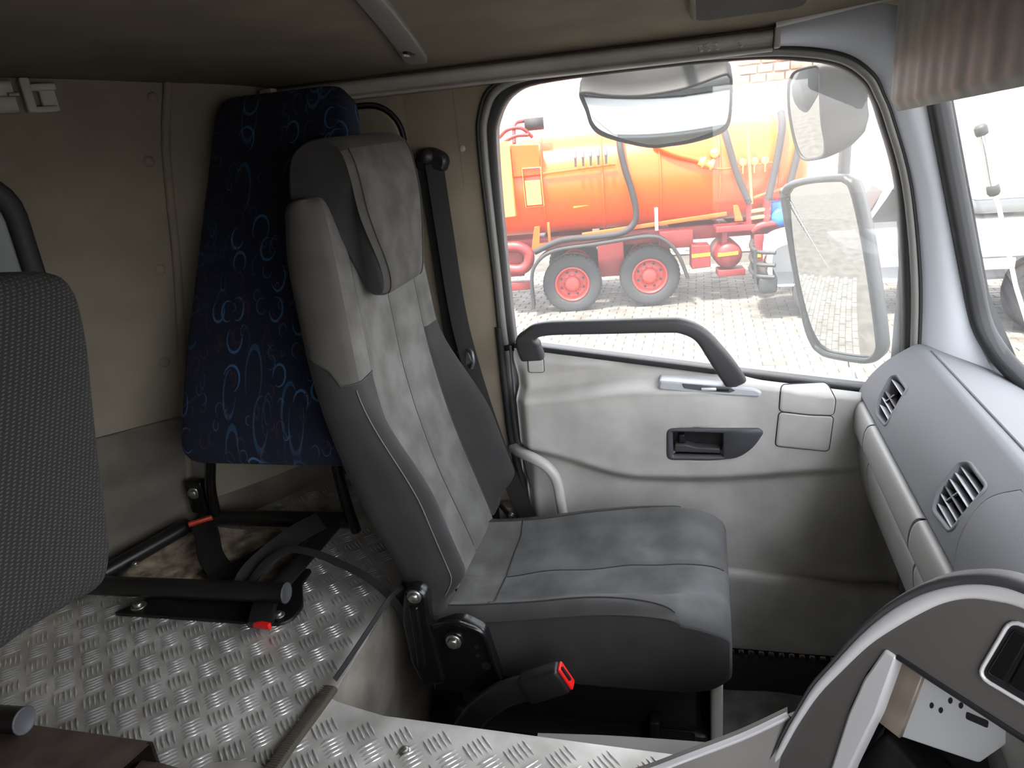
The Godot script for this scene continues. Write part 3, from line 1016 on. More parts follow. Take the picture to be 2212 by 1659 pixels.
	sweep(st, smooth3(v3([-0.647, 0.532, -0.93, -0.632, 0.55, -0.97, -0.612, 0.575, -1.04, -0.600, 0.588, -1.10, -0.605, 0.56, -1.18]), 6), rrect(0.010, 0.003, 0.001), Vector3(1, 0.6, 0))
	put(st, "webbing", M.webbing, sv)

# ---------------------------------------------------------------- dashboard
func dash_pt(s: float, z: float, off := 0.0) -> Vector3:
	# s runs up the sloping face from its rear edge to the top ridge
	var d := Vector2(0.682, 0.731)
	var nrm := Vector2(-0.731, 0.682)
	var b := 0.012 * sin(PI * clamp(s / 0.1436, 0.0, 1.0))
	var p := Vector2(0.352, 0.775) + d * s + nrm * (b + off)
	return Vector3(p.x, p.y, z)

func in_poly(p: Vector2, poly: PackedVector2Array) -> bool:
	return Geometry2D.is_point_in_polygon(p, poly)

func build_dashboard():
	var st: SurfaceTool
	var d := thing("dashboard", "grey moulded dashboard with slatted air vents and drawer fronts", "dashboard", Vector3(0.45, 0.3, -1.2))
	var v1 := rounded(v2([0.016, -1.498, 0.010, -1.575, 0.030, -1.612, 0.080, -1.652, 0.092, -1.640, 0.092, -1.550]), 0.014, 4)
	var v2p := rounded(v2([0.022, -1.085, 0.015, -1.167, 0.040, -1.193, 0.092, -1.216, 0.104, -1.203, 0.104, -1.117]), 0.014, 4)
	# sloping face with the vent openings left out
	st = S()
	var ns := 48; var nz := 300
	var z0 := -1.735; var z1 := -0.55
	for i in ns:
		for j in nz:
			var sa := 0.1436 * i / ns; var sb := 0.1436 * (i + 1) / ns
			var za: float = lerp(z0, z1, float(j) / nz); var zb: float = lerp(z0, z1, float(j + 1) / nz)
			var c := Vector2((sa + sb) / 2, (za + zb) / 2)
			if in_poly(c, v1) or in_poly(c, v2p): continue
			quad(st, dash_pt(sa, za), dash_pt(sb, za), dash_pt(sb, zb), dash_pt(sa, zb))
	# over the ridge and down to the windscreen
	var top := smooth2(v2([0.45, 0.880, 0.463, 0.8865, 0.482, 0.886, 0.54, 0.868, 0.62, 0.842, 0.70, 0.825, 0.78, 0.80]), 5)
	var rows := []
	for j in 61:
		var z: float = lerp(z0, z1, j / 60.0)
		var row := PackedVector3Array()
		for q in top: row.append(Vector3(q.x, q.y, z))
		rows.append(row)
	skin(st, rows)
	# rear lip and the body below
	var low := v2([0.352, 0.775, 0.3525, 0.770, 0.357, 0.767, 0.372, 0.765, 0.372, 0.66, 0.385, 0.56, 0.41, 0.47, 0.47, 0.40, 0.78, 0.38])
	rows = []
	for j in 41:
		var z: float = lerp(z0, z1, j / 40.0)
		var row := PackedVector3Array()
		for q in low: row.append(Vector3(q.x, q.y, z))
		rows.append(row)
	skin(st, rows)
	# end towards the door
	var endp := PackedVector2Array()
	for k in 9: 
		var p := dash_pt(0.1436 * k / 8.0, z0); endp.append(Vector2(p.x, p.y))
	for q in top: endp.append(q)
	for k in range(low.size() - 1, 0, -1): endp.append(low[k])
	flat(st, endp, Transform3D(), z0)
	flat(st, endp, Transform3D(), z1)
	put(st, "dash_body", M.dash_grey, d)
	# gutter line on the top, near the screen
	st = S(); tube(st, smooth3(v3([0.485, 0.8865, -1.69, 0.487, 0.886, -1.4, 0.49, 0.885, -1.0, 0.49, 0.885, -0.6]), 5), 0.003, 6); put(st, "top_bead", M.dash_grey, d)
	# the cover of the driver's pod starts at a curved seam
	st = S()
	var seam := smooth2(v2([-0.002, -1.008, 0.012, -1.030, 0.038, -1.057, 0.08, -1.083, 0.107, -1.086, 0.137, -1.072]), 6)
	var pa := []
	for off in [-0.004, 0.0032, 0.0045]:
		var row := PackedVector3Array()
		for q in seam: row.append(dash_pt(q.x, q.y + (0.0015 if off > 0.004 else 0.0), off))
		pa.append(row)
	for k in 6:
		var row := PackedVector3Array()
		for q in seam: row.append(dash_pt(q.x, lerp(q.y + 0.004, -0.6, k / 5.0), 0.005))
		pa.append(row)
	skin(st, pa); put(st, "pod_cover", M.dash_grey, d)
	st = S()
	var sl := PackedVector3Array(); for q in seam: sl.append(dash_pt(q.x, q.y - 0.002, 0.0012))
	tube(st, sl, 0.0024, 6); put(st, "seam_gap", M.black_plastic, d)
	# vents
	for vi in 2:
		var poly: PackedVector2Array = [v1, v2p][vi]
		var vent := Node3D.new(); vent.name = "air_vent"; d.add_child(vent, true)
		st = S()
		var lo := []
		for k in 5:
			var pl: PackedVector2Array = inset(poly, [-0.0035, -0.002, 0.001, 0.004, 0.006][k])
			var off: float = [0.0005, 0.002, 0.002, -0.004, -0.03][k]
			var lp := PackedVector3Array(); for q in pl: lp.append(dash_pt(q.x, q.y, off))
			lo.append(lp)
		skin(st, lo, true); put(st, "vent_bezel", M.dash_grey, vent)
		st = S()
		var well := inset(poly, 0.004)
		var wf := Transform3D(Basis(Vector3(0.682, 0.731, 0), Vector3(0, 0, 1), Vector3(0.731, -0.682, 0)), Vector3(0.352, 0.775, 0))
		flat(st, well, wf, 0.026); put(st, "vent_well", M.black_plastic, vent)
		var zc := -1.575 if vi == 0 else -1.15
		for k in 6:
			if vi == 0 and k == 3: continue
			var s := 0.026 + 0.0125 * k
			# clip the blade to the opening
			var zmin := 9.0; var zmax := -9.0
			for t in 200:
				var z := zc - 0.1 + 0.2 * t / 199.0
				if in_poly(Vector2(s, z), well):
					zmin = min(zmin, z); zmax = max(zmax, z)
			if zmax < zmin: continue
			st = S()
			var a := dash_pt(s, zmin, -0.003); var b := dash_pt(s, zmax, -0.003)
			var dn := Vector3(0.731, -0.682, 0)
			var lean := Vector3(0.682, 0.731, 0) * (0.006 if k % 2 == 0 else 0.004)
			var loops := []
			for tt in [0.0, 1.0]:
				var p := a.lerp(b, tt)
				loops.append(PackedVector3Array([p, p + dn * 0.022 + lean, p + dn * 0.022 + lean + Vector3(0.682, 0.731, 0) * 0.0014, p + Vector3(0.682, 0.731, 0) * 0.0018]))
			loft(st, loops); put(st, "slat", M.switch_silver if k != 2 else M.mid_plastic, vent)
		st = S(); box(st, dash_pt(0.052, zc - 0.01, -0.008), Vector3(0.024, 0.006, 0.006), 0.002, Basis(Vector3(0, 0, 1), 0.82)); put(st, "vent_link", M.black_plastic, vent)
	# drawer fronts, two rows
	var p1 := smooth2(v2([0.366, 0.7645, 0.349, 0.764, 0.3405, 0.752, 0.337, 0.73, 0.338, 0.70, 0.344, 0.682, 0.352, 0.6765, 0.370, 0.6755]), 4)
	var p2 := smooth2(v2([0.372, 0.668, 0.357, 0.667, 0.350, 0.655, 0.352, 0.625, 0.360, 0.58, 0.374, 0.53, 0.390, 0.495, 0.412, 0.485]), 4)
	for spec in [[p1, -1.722, -1.722, -1.540, -1.604], [p1, -1.537, -1.601, -1.156, -1.213], [p1, -1.153, -1.210, -0.62, -0.62],
			[p2, -1.722, -1.722, -1.577, -1.59], [p2, -1.574, -1.587, -1.203, -1.19], [p2, -1.200, -1.187, -0.62, -0.62]]:
		var pr: PackedVector2Array = spec[0]
		st = S()
		var ls := []
		for k in 13:
			var t := k / 12.0
			var lp := PackedVector3Array()
			var pull: float = 0.006 * (pow(max(0.0, 1.0 - t * 60.0 * 0.4), 2.0) + pow(max(0.0, 1.0 - (1.0 - t) * 60.0 * 0.4), 2.0))
			for m in pr.size():
				var f := float(m) / (pr.size() - 1)
				var za: float = lerp(spec[1], spec[2], sqrt(f)); var zb: float = lerp(spec[3], spec[4], sqrt(f))
				lp.append(Vector3(pr[m].x + pull, pr[m].y, lerp(za, zb, [0.0, 0.004, 0.012, 0.03, 0.2, 0.35, 0.5, 0.65, 0.8, 0.97, 0.988, 0.996, 1.0][k])))
			ls.append(lp)
		skin(st, ls)
		for e in [0, 12]:
			var lp: PackedVector3Array = ls[e]
			for m in lp.size() - 1: quad(st, lp[m], lp[m + 1], Vector3(0.40, lp[m + 1].y, lp[m + 1].z), Vector3(0.40, lp[m].y, lp[m].z))
		put(st, "drawer_front", M.drawer_grey, d)

# ---------------------------------------------------------------- centre console by the driver
func build_console():
	var st: SurfaceTool
	var F := Transform3D(Basis(Vector3(0.758, 0, 0.653), Vector3(0.196, 0.954, -0.228), Vector3(-0.622, 0.301, 0.723)).orthonormalized(), Vector3(0.212, 0.727, -0.804))
	var c := thing("console", "dark centre console with silver arch trim and an empty radio opening", "console", Vector3(0.25, 0.52, -0.75))
	var leather := smooth2(v2([-0.12, -0.20, -0.1055, -0.117, -0.096, -0.085, -0.085, -0.037, -0.065, 0.011, -0.043, 0.068, -0.018, 0.114, 0.008, 0.150, 0.034, 0.176, 0.060, 0.193, 0.086, 0.204, 0.115, 0.208, 0.17, 0.205, 0.26, 0.19]), 4)
	var so := smooth2(v2([-0.117, -0.20, -0.103, -0.124, -0.0945, -0.088, -0.0805, -0.036, -0.0595, 0.014, -0.0365, 0.066, -0.0125, 0.108, 0.0125, 0.1405, 0.037, 0.1635, 0.063, 0.181, 0.089, 0.1915, 0.115, 0.195, 0.17, 0.192, 0.26, 0.177]), 4)
	var si := smooth2(v2([-0.112, -0.20, -0.0985, -0.14, -0.089, -0.10, -0.072, -0.045, -0.050, 0.004, -0.026, 0.053, -0.0005, 0.092, 0.022, 0.122, 0.043, 0.146, 0.066, 0.163, 0.090, 0.172, 0.117, 0.177, 0.17, 0.174, 0.26, 0.16]), 4)
	# padded hood going back to the dash
	st = S()
	var rows := []
	for k in 8:
		var n: float = [0.004, 0.010, 0.008, 0.0, -0.02, -0.06, -0.12, -0.20][k]
		var row := PackedVector3Array()
		for i in leather.size():
			var out: Vector2 = (leather[i] - so[i]) * [-0.1, 0.35, 0.8, 1.0, 1.1, 1.1, 1.0, 0.9][k]
			var p: Vector2 = so[i] + out
			row.append(F * Vector3(p.x + (0.04 if n < -0.1 else 0.0), p.y - max(0.0, -n - 0.02) * 0.25, n))
		rows.append(row)
	skin(st, rows); put(st, "padded_hood", M.hood_leather, c)
	# silver arch
	st = S()
	rows = []
	for k in 6:
		var t: float = [0.0, 0.0, 0.15, 0.85, 1.0, 1.0][k]
		var n: float = [0.0, 0.003, 0.006, 0.004, 0.001, -0.004][k]
		var row := PackedVector3Array()
		for i in so.size():
			var p := so[i].lerp(si[i], t); row.append(F * Vector3(p.x, p.y, n))
		rows.append(row)
	skin(st, rows); put(st, "arch_trim", M.silver_trim, c)
	# fascia around the opening
	var fp := PackedVector2Array(si)
	fp.append_array(PackedVector2Array(v2([0.26, 0.030, 0.15, 0.042, 0.053, 0.0525, 0.010, 0.0585, -0.006, 0.0585, -0.020, 0.020, -0.029, -0.034, -0.033, -0.127, -0.035, -0.20])))
	st = S(); prism(st, fp, F, -0.012, 0.0, 0.0, true); put(st, "fascia", M.mid_fascia if M.has("mid_fascia") else mat("mid_fascia", rgb(86, 82, 79), 0.55, 0, null, 10.0), c)
	st = S(); tube(st, PackedVector3Array([F * Vector3(0.010, 0.0575, 0.001), F * Vector3(0.053, 0.052, 0.001), F * Vector3(0.15, 0.041, 0.001), F * Vector3(0.26, 0.029, 0.001)]), 0.0035, 8); put(st, "opening_edge", M.black_plastic, c)
	# silver strip down the left of the opening
	st = S(); prism(st, rounded(v2([-0.006, 0.060, 0.010, 0.058, 0.004, -0.026, 0.000, -0.049, -0.010, -0.113, -0.016, -0.20, -0.038, -0.20, -0.033, -0.127, -0.029, -0.046, -0.021, 0.010]), 0.004), F, -0.02, 0.004, 0.003, true); put(st, "silver_strip", M.silver_trim, c)
	# inside the opening
	st = S(); prism(st, PackedVector2Array(v2([-0.03, 0.07, 0.27, 0.05, 0.27, -0.25, -0.04, -0.25])), F, -0.16, -0.14, 0.0, true); put(st, "cavity_back", M.black_plastic, c)
	st = S(); prism(st, PackedVector2Array(v2([-0.006, 0.058, 0.031, 0.053, 0.022, -0.058, -0.010, -0.053])), F, -0.055, -0.035, 0.002, true); put(st, "tan_bracket", M.tan_metal, c)
	st = S(); prism(st, rounded(v2([0.020, 0.058, 0.142, 0.033, 0.107, -0.036, 0.013, -0.062]), 0.004), F, -0.060, -0.045, 0.002, true)
	var mp := put(st, "radio_bracket", M.white_metal, c)
	for h in [[0.062, 0.023], [0.073, 0.0235], [0.080, 0.041], [0.092, 0.042]]:
		st = S(); prism(st, circle(0.0024, 10, 0.004), F * Transform3D(Basis(), Vector3(h[0] - 0.0176, h[1] - 0.0225, 0)), -0.0448, -0.0442, 0.0, false); put(st, "bracket_hole", M.black_plastic, mp)
	st = S()
	prism(st, rrect(0.024, 0.009, 0.002), F * Transform3D(Basis(Vector3(0, 0, 1), 0.12), Vector3(0.094, 0.013, 0)), -0.0448, -0.0442, 0.0, false)
	put(st, "bracket_hole", M.black_plastic, mp)
	st = S(); box(st, F * Vector3(0.07, -0.155, -0.085), Vector3(0.20, 0.10, 0.07), 0.008, F.basis * Basis(Vector3(0, 0, 1), -0.4)); put(st, "cavity_floor", M.metal_black, c)
	# switch bank
	st = S()
	var sw := rounded(v2([0.097, 0.084, 0.112, 0.160, 0.20, 0.150, 0.20, 0.074]), 0.012, 4)
	ring(st, inset(sw, -0.0035), inset(sw, 0.001), F, -0.004, 0.004, 0.0015)
	var sb := put(st, "switch_rim", M.silver_trim, c)
	st = S(); prism(st, inset(sw, 0.001), F, -0.004, 0.0008, 0.0, false); put(st, "switch_plate", M.black_plastic, c)
	st = S(); prism(st, rounded(v2([0.104, 0.092, 0.1165, 0.152, 0.132, 0.150, 0.122, 0.090]), 0.004), F, 0.0, 0.0045, 0.002, false); put(st, "rocker_switch", M.metal_gloss_black, c); st = S()
	prism(st, rounded(v2([0.1255, 0.090, 0.1355, 0.150, 0.19, 0.143, 0.19, 0.082]), 0.004), F, 0.0, 0.0045, 0.002, false); put(st, "rocker_switch", M.metal_gloss_black, c)
	# tray that runs off to the seat side, with a bright edge
	st = S()
	var tp := smooth3(v3([-0.22, 0.478, -0.80, -0.10, 0.532, -0.807, -0.02, 0.568, -0.822, 0.05, 0.598, -0.838, 0.112, 0.632, -0.852]), 5)
	sweep(st, tp, rrect(0.010, 0.006, 0.002), Vector3.UP); put(st, "tray_edge", M.silver_trim, c)
	st = S()
	rows = [PackedVector3Array(), PackedVector3Array(), PackedVector3Array(), PackedVector3Array()]
	for p in tp:
		rows[0].append(p + Vector3(0.01, -0.12, 0.03)); rows[1].append(p + Vector3(0, -0.004, 0.004)); rows[2].append(p + Vector3(0, 0.004, -0.012)); rows[3].append(p + Vector3(0.02, -0.06, -0.03))
	skin(st, rows); put(st, "tray_side", M.tray_brown, c)
	st = S(); prism(st, PackedVector2Array(v2([-0.115, -0.22, -0.11, -0.10, -0.03, -0.10, -0.03, -0.25])), F, -0.02, -0.004, 0.0, true); put(st, "lower_fascia", M.mid_fascia, c)
	st = S(); box(st, F * Vector3(0.14, -0.10, -0.22), Vector3(0.22, 0.3, 0.10), 0.02, F.basis); put(st, "console_body", M.black_plastic, c)

# ---------------------------------------------------------------- passenger seat
const SC := -1.410
const HC := -1.384

func back_spine(y: float) -> float:
	# x of the middle of the front face
	return -0.497 - 0.20 * pow(sstep(0.30, 1.02, y), 0.85) * 0.52 - 0.045 * (y - 0.5) / 0.85

func back_loop(t: float, nf: int) -> PackedVector3Array:
	var y: float = lerp(0.50, 1.352, t)
	var xf := back_spine(y)
	var hw: float = lerp(0.250, 0.224, sstep(0.4, 1.0, t))
	var th: float = lerp(0.095, 0.105, sstep(0.0, 0.4, t)) - 0.02 * sstep(0.75, 1.0, t)
	if t < 0.2: th -= 0.03 * sstep(0.2, 0.0, t)
	var bol := 0.075 * sstep(0.0, 0.12, t) * sstep(0.62, 0.28, t)
	var shrink := 1.0
	var lift := 0.0
	if t > 0.93:
		var q := (t - 0.93) / 0.07
		shrink = sqrt(max(0.0, 1 - q * q * 0.88))
		y = lerp(0.50, 1.352, 0.93) + (1.352 - lerp(0.50, 1.352, 0.93)) * sin(q * PI / 2)
		xf = back_spine(y)
	var a := PackedVector3Array()
	var r := 0.036
	# front, near edge to far edge
	for i in nf + 1:
		var w := -1.0 + 2.0 * i / nf
		var aw: float = abs(w)
		var x := xf + bol * sstep(0.60, 0.86, aw) * (1.0 - 0.35 * sstep(0.9, 1.0, aw))
		x -= 0.010 * (1 - aw * aw) * sstep(0.0, 0.3, t)
		x -= 0.0045 * exp(-pow(w / 0.018, 2.0)) + 0.006 * exp(-pow((aw - 0.62) / 0.02, 2.0))
		x -= r * (1.0 - sqrt(max(0.0, 1.0 - pow(max(0.0, (aw - 0.86) / 0.14), 2.0)))) * 0.9
		x = xf - (xf - x) if t <= 0.93 else lerp(xf - th * 0.5, x, shrink)
		a.append(Vector3(x, y, SC - hw * w * (1.0 if t <= 0.93 else lerp(0.82, 1.0, shrink))))
	# far side, rear, near side
	var sw: float = 1.0 if t <= 0.93 else lerp(0.82, 1.0, shrink)
	var tt: float = th if t <= 0.93 else th * lerp(0.5, 1.0, shrink)
	for k in [[1.01, 0.45, 0.03], [1.0, 0.75, 0.05], [0.95, 0.94, 0.06], [0.86, 1.0, 0.065], [0.4, 1.02, 0.065], [-0.4, 1.02, 0.065], [-0.86, 1.0, 0.065], [-0.95, 0.94, 0.06], [-1.0, 0.75, 0.05], [-1.01, 0.45, 0.03]]:
		a.append(Vector3(xf - tt * k[1], y + k[2] * sstep(0.0, 0.15, t) * sstep(1.0, 0.8, t), SC - hw * k[0] * sw))
	return a

func strip(st: SurfaceTool, loops: Array, i0: int, i1: int, j0: int, j1: int):
	for i in range(i0, i1):
		var p: PackedVector3Array = loops[i]; var q: PackedVector3Array = loops[i + 1]
		var n := p.size()
		for j in range(j0, j1):
			var a := (j + n) % n; var b := (j + 1 + n) % n
			quad(st, p[a], q[a], q[b], p[b])

func cush_loop(s: float) -> PackedVector3Array:
	# s runs from the back of the cushion to its nose
	var x: float = lerp(-0.545, 0.048, s)
	var top := 0.505 + 0.055 * sstep(0.0, 0.75, s) - 0.012 * sstep(0.8, 0.95, s)
	var bot := 0.365 - 0.012 * sin(s * PI) + 0.02 * sstep(0.85, 1.0, s)
	var mid := 0.45
	if s > 0.86:
		var q := (s - 0.86) / 0.14
		var f := sqrt(max(0.0, 1 - q * q))
		top = mid + (top - mid) * lerp(0.28, 1.0, f)
		bot = mid + (bot - mid) * lerp(0.5, 1.0, f)
		x = lerp(lerp(-0.545, 0.048, 0.86), 0.05, sin(q * PI / 2))
	var hw := 0.208 - 0.012 * sstep(0.9, 1.0, s)
	var zc := -1.362
	var a := PackedVector3Array()
	var nf := 80
	for i in nf + 1:
		# columns follow the bolster seam, which runs out at the nose
		var bw: float = 0.8 + 0.196 * (1.0 - sqrt(max(0.0, 1.0 - pow(min(1.0, s / 0.84), 5.0))))
		var w := 0.0
		if i <= 8: w = lerp(-1.0, -bw, i / 8.0)
		elif i >= nf - 8: w = lerp(bw, 1.0, (i - nf + 8) / 8.0)
		else: w = lerp(-bw, bw, (i - 8) / float(nf - 16))
		var aw: float = abs(w)
		var y := top - 0.028 * (1.0 - sstep(0.55, 0.80, aw)) * sstep(0.95, 0.7, s)
		y -= 0.030 * (1 - sqrt(max(0.0, 1 - pow(max(0.0, (aw - 0.80) / 0.20), 2.0))))
		y -= 0.004 * exp(-pow((w + 0.10) / 0.03, 2.0)) + 0.005 * exp(-pow((aw - 0.66) / 0.03, 2.0)) * sstep(0.86, 0.8, s)
		y += 0.004 * sin(x * 31.0 + w * 5.0) * (1 - aw)
		a.append(Vector3(x, y, zc - hw * w))
	var h := top - 0.032 - bot
	for k in [[1.03, 0.85], [1.04, 0.6], [1.03, 0.35], [1.0, 0.12], [0.93, 0.0], [0.3, 0.0], [-0.3, 0.0], [-0.93, 0.0], [-1.0, 0.12], [-1.03, 0.35], [-1.04, 0.6], [-1.03, 0.85]]:
		a.append(Vector3(x, bot + h * k[1], zc - hw * k[0]))
	return a

func build_passenger_seat():
	var st: SurfaceTool
	var s := thing("passenger_seat", "grey cloth passenger seat with dark bolsters and saddle-shaped headrest", "seat", Vector3(-0.3, -0.1, -1.37))
	# backrest
	var nf := 90
	var L := []
	var nt := 72
	for i in nt + 1: L.append(back_loop(float(i) / nt, nf))
	var jn: int = int(nf * 0.19); var jf := nf - jn
	var cut := int(nt * 0.60)
	var n: int = L[0].size()
	st = S(); strip(st, L, 0, nt, jn, jf); strip(st, L, cut, nt, jf, int(nf * 0.95)); strip(st, L, cut, nt, int(nf * 0.05), jn); cap(st, L[nt], true)
	var bk := put(st, "backrest", M.fabric_light, s)
	st = S(); strip(st, L, cut, nt, int(nf * 0.95), n + int(nf * 0.05)); put(st, "backrest_shaded", M.fabric_shaded, bk)  # same cloth as the front, with its shade painted in
	st = S(); strip(st, L, 0, cut, jf, n + jn); cap(st, L[0], false); put(st, "side_bolster", M.fabric_dark, bk)
	# stitched seams
	for j in [jn, jf, nf / 2]:
		var p := PackedVector3Array(); for i in range(1, nt - 3): p.append(L[i][j] + Vector3(0.0012, 0, 0))
		st = S(); tube(st, p, 0.0016, 5); put(st, "seam", M.thread, bk)
	st = S()
	var pu := PackedVector3Array()
	for j in range(-10, jn + 1): pu.append(L[cut][(j + n) % n] + Vector3(0.001, 0, 0.001))
	tube(st, pu, 0.0022, 5)
	put(st, "seam", M.thread, bk)
	st = S()
	var ps := PackedVector3Array(); for i in range(4, cut): ps.append(L[i][int(nf * 0.03)] + Vector3(0.001, 0, 0.0015))
	tube(st, ps, 0.0011, 5); put(st, "stitching", M.thread_pale, bk)
	# headrest: a saddle over the top of the backrest
	var hp := smooth2(v2([-0.738, 1.345, -0.735, 1.385, -0.718, 1.425, -0.68, 1.447, -0.635, 1.447, -0.603, 1.428, -0.590, 1.38, -0.584, 1.30, -0.580, 1.22, -0.582, 1.175, -0.592, 1.153, -0.614, 1.150, -0.630, 1.165, -0.642, 1.21, -0.648, 1.27, -0.655, 1.318, -0.680, 1.336, -0.712, 1.330]), 4, true)
	var hl := []
	var hc := Vector2(-0.64, 1.32)
	for k in 17:
		var w := -1.0 + 2.0 * k / 16.0
		var e: float = sqrt(max(0.0, 1.0 - pow(abs(w), 7.0)))
		var lp := PackedVector3Array()
		for q in hp:
			var low := sstep(1.34, 1.16, q.y)
			var half: float = lerp(0.158, 0.100, low)
			var g := q
			var ins := (1.0 - e)
			var cc := Vector2(clamp(hc.x + (q.x - hc.x) * 0.55, -0.70, -0.60), q.y * 0.93 + hc.y * 0.07)
			g = q.lerp(cc, ins * 0.42)
			lp.append(Vector3(g.x, g.y, HC - w * half))
		hl.append(lp)
	var nh := hp.size()
	var f0 := 4 * 5; var f1 := 4 * 10
	st = S(); strip(st, hl, 0, 16, f0, f1)
	var hr := put(st, "headrest", M.fabric_head, s)
	st = S(); strip(st, hl, 0, 16, f1, nh + f0)
	for e in [0, 16]:
		var pl := PackedVector2Array(); for q in hl[e]: pl.append(Vector2(q.x, q.y))
		st.set_smooth_group(-1)
		var ti := Geometry2D.triangulate_polygon(pl)
		for q in range(0, ti.size(), 3): tri(st, hl[e][ti[q]], hl[e][ti[q + 1]], hl[e][ti[q + 2]])
		st.set_smooth_group(0)
	put(st, "headrest_side", M.fabric_dark, hr)
	for e in [1, 15]:
		var p := PackedVector3Array(); for j in range(f0, f1 + 1): p.append(hl[e][j] + Vector3(0.0008, 0, 0))
		st = S(); tube(st, p, 0.0015, 5); put(st, "seam", M.thread, hr)
	# cushion
	var C := []
	var nc := 64
	for i in nc + 1: C.append(cush_loop(float(i) / nc))
	var m: int = C[0].size()
	var r0 := int(nc * 0.19)
	var nf2 := 80
	var b0 := 8; var b1 := nf2 - 8
	var endb := int(nc * 0.84); var ends := int(nc * 0.97)
	var bound := []
	for i in nc + 1: bound.append(b0 if i <= endb else 0)
	var zs := {}
	for k in ["cushion", "rear_insert", "bolster", "cushion_side"]: zs[k] = S()
	for i in nc:
		for j in m:
			var z := "cushion_side"
			if j < nf2:
				if j >= bound[i] and j < nf2 - bound[i]: z = "rear_insert" if i < r0 else "cushion"
				elif j >= 1 and j < nf2 - 1: z = "bolster"
			if z == "cushion_side" and i >= ends: z = "cushion"
			if z == "bolster" and i < 1: z = "cushion_side"
			strip(zs[z], C, i, i + 1, j, j + 1)
	cap(zs["cushion"], C[nc], true); cap(zs["cushion_side"], C[0], false)
	var cu := put(zs["cushion"], "cushion", M.fabric_mid, s)
	put(zs["rear_insert"], "rear_insert", M.fabric_light, cu)
	put(zs["bolster"], "bolster", M.fabric_trim, cu)
	put(zs["cushion_side"], "cushion_side", M.fabric_dark, cu)
	st = S()
	var cp := PackedVector3Array(); for i in range(r0, nc - 2): cp.append(C[i][36] + Vector3(0, 0.001, 0))
	tube(st, cp, 0.0014, 5); put(st, "seam", M.thread, cu)
	for sd in 2:
		var p := PackedVector3Array()
		for i in range(0, endb + 1): p.append(C[i][bound[i] if sd == 0 else nf2 - bound[i]] + Vector3(0, 0.0006, 0))
		st = S(); tube(st, p, 0.0014, 5); put(st, "seam", M.thread, cu)
	st = S()
	var pn := PackedVector3Array(); for i in range(1, endb + 1): pn.append(C[i][1] + Vector3(0, 0.0005, 0.001))
	tube(st, pn, 0.0012, 5); put(st, "seam", M.thread, cu); st = S()
	var cq := PackedVector3Array(); for j in range(b0, b1 + 1): cq.append(C[r0][j] + Vector3(0, 0.001, 0))
	tube(st, cq, 0.0014, 5)
	put(st, "seam", M.thread, cu)
	# recliner: swinging arm and pressed plate on the near side
	st = S()
	prism(st, rounded(v2([-0.572, 0.600, -0.556, 0.612, -0.538, 0.610, -0.524, 0.594, -0.528, 0.54, -0.522, 0.47, -0.515, 0.38, -0.565, 0.37, -0.583, 0.43, -0.586, 0.53]), 0.012), zplane(0), -1.128, -1.102, 0.006)
	prism(st, rounded(v2([-0.565, 0.57, -0.545, 0.57, -0.548, 0.42, -0.568, 0.42]), 0.006), zplane(0), -1.11, -1.097, 0.004)
	var rc := put(st, "recliner_arm", M.metal_gloss_black, s)
	st = S()
	prism(st, rounded(v2([-0.526, 0.515, -0.478, 0.536, -0.455, 0.534, -0.418, 0.513, -0.410, 0.47, -0.397, 0.398, -0.420, 0.360, -0.548, 0.352, -0.535, 0.42]), 0.010), zplane(0), -1.135, -1.112, 0.005)
	sweep(st, smooth3(v3([-0.522, 0.520, -1.108, -0.478, 0.536, -1.104, -0.452, 0.532, -1.104, -0.419, 0.512, -1.106, -0.408, 0.46, -1.108, -0.398, 0.40, -1.112]), 4), rrect(0.010, 0.012, 0.004), Vector3.BACK)
	prism(st, circle(0.022, 20), zplane(0) * Transform3D(Basis(), Vector3(-0.483, 0.489, 0)), -1.113, -1.106, 0.004)
	var rp := put(st, "recliner_plate", M.metal_gloss_black, s)
	st = S(); bolt(st, Vector3(-0.549, 0.594, -1.101), Vector3.BACK, 0.010); put(st, "bolt", M.bolt_steel, rc); st = S(); bolt(st, Vector3(-0.483, 0.489, -1.106), Vector3.BACK, 0.011); put(st, "bolt", M.bolt_steel, rp)
	for h in [[-0.4385, 0.475, 0.005], [-0.439, 0.453, 0.0045], [-0.424, 0.430, 0.010]]:
		st = S(); prism(st, circle(h[2], 14), Transform3D(Basis(), Vector3(h[0], h[1], 0)), -1.1125, -1.1112, 0.0, false)
		put(st, "plate_hole", M.black_plastic, rp)
	# pedestal
	st = S()
	box(st, Vector3(-0.27, 0.25, -1.37), Vector3(0.52, 0.22, 0.34), 0.02); put(st, "seat_base", M.metal_black, s); st = S()
	box(st, Vector3(-0.27, 0.06, -1.37), Vector3(0.56, 0.34, 0.36), 0.015); put(st, "seat_base", M.metal_black, s); st = S()
	box(st, Vector3(-0.27, 0.215, -1.175), Vector3(0.50, 0.03, 0.05), 0.006); put(st, "slide_rail", M.metal_black, s); st = S()
	box(st, Vector3(-0.10, 0.20, -1.175), Vector3(0.02, 0.16, 0.03), 0.004); put(st, "rail_bracket", M.metal_black, s); st = S()
	box(st, Vector3(-0.03, 0.17, -1.17), Vector3(0.06, 0.10, 0.04), 0.006)
	put(st, "rail_bracket", M.metal_black, s)
	st = S(); box(st, Vector3(0.022, 0.14, -1.37), Vector3(0.024, 0.46, 0.37), 0.008); put(st, "base_cover", M.door_grey, s)
	# buckle stalk
	var b := thing("seat_belt_buckle", "black buckle stalk with red button beside the grey cushion", "buckle", Vector3(-0.45, 0.3, -1.05))
	st = S()
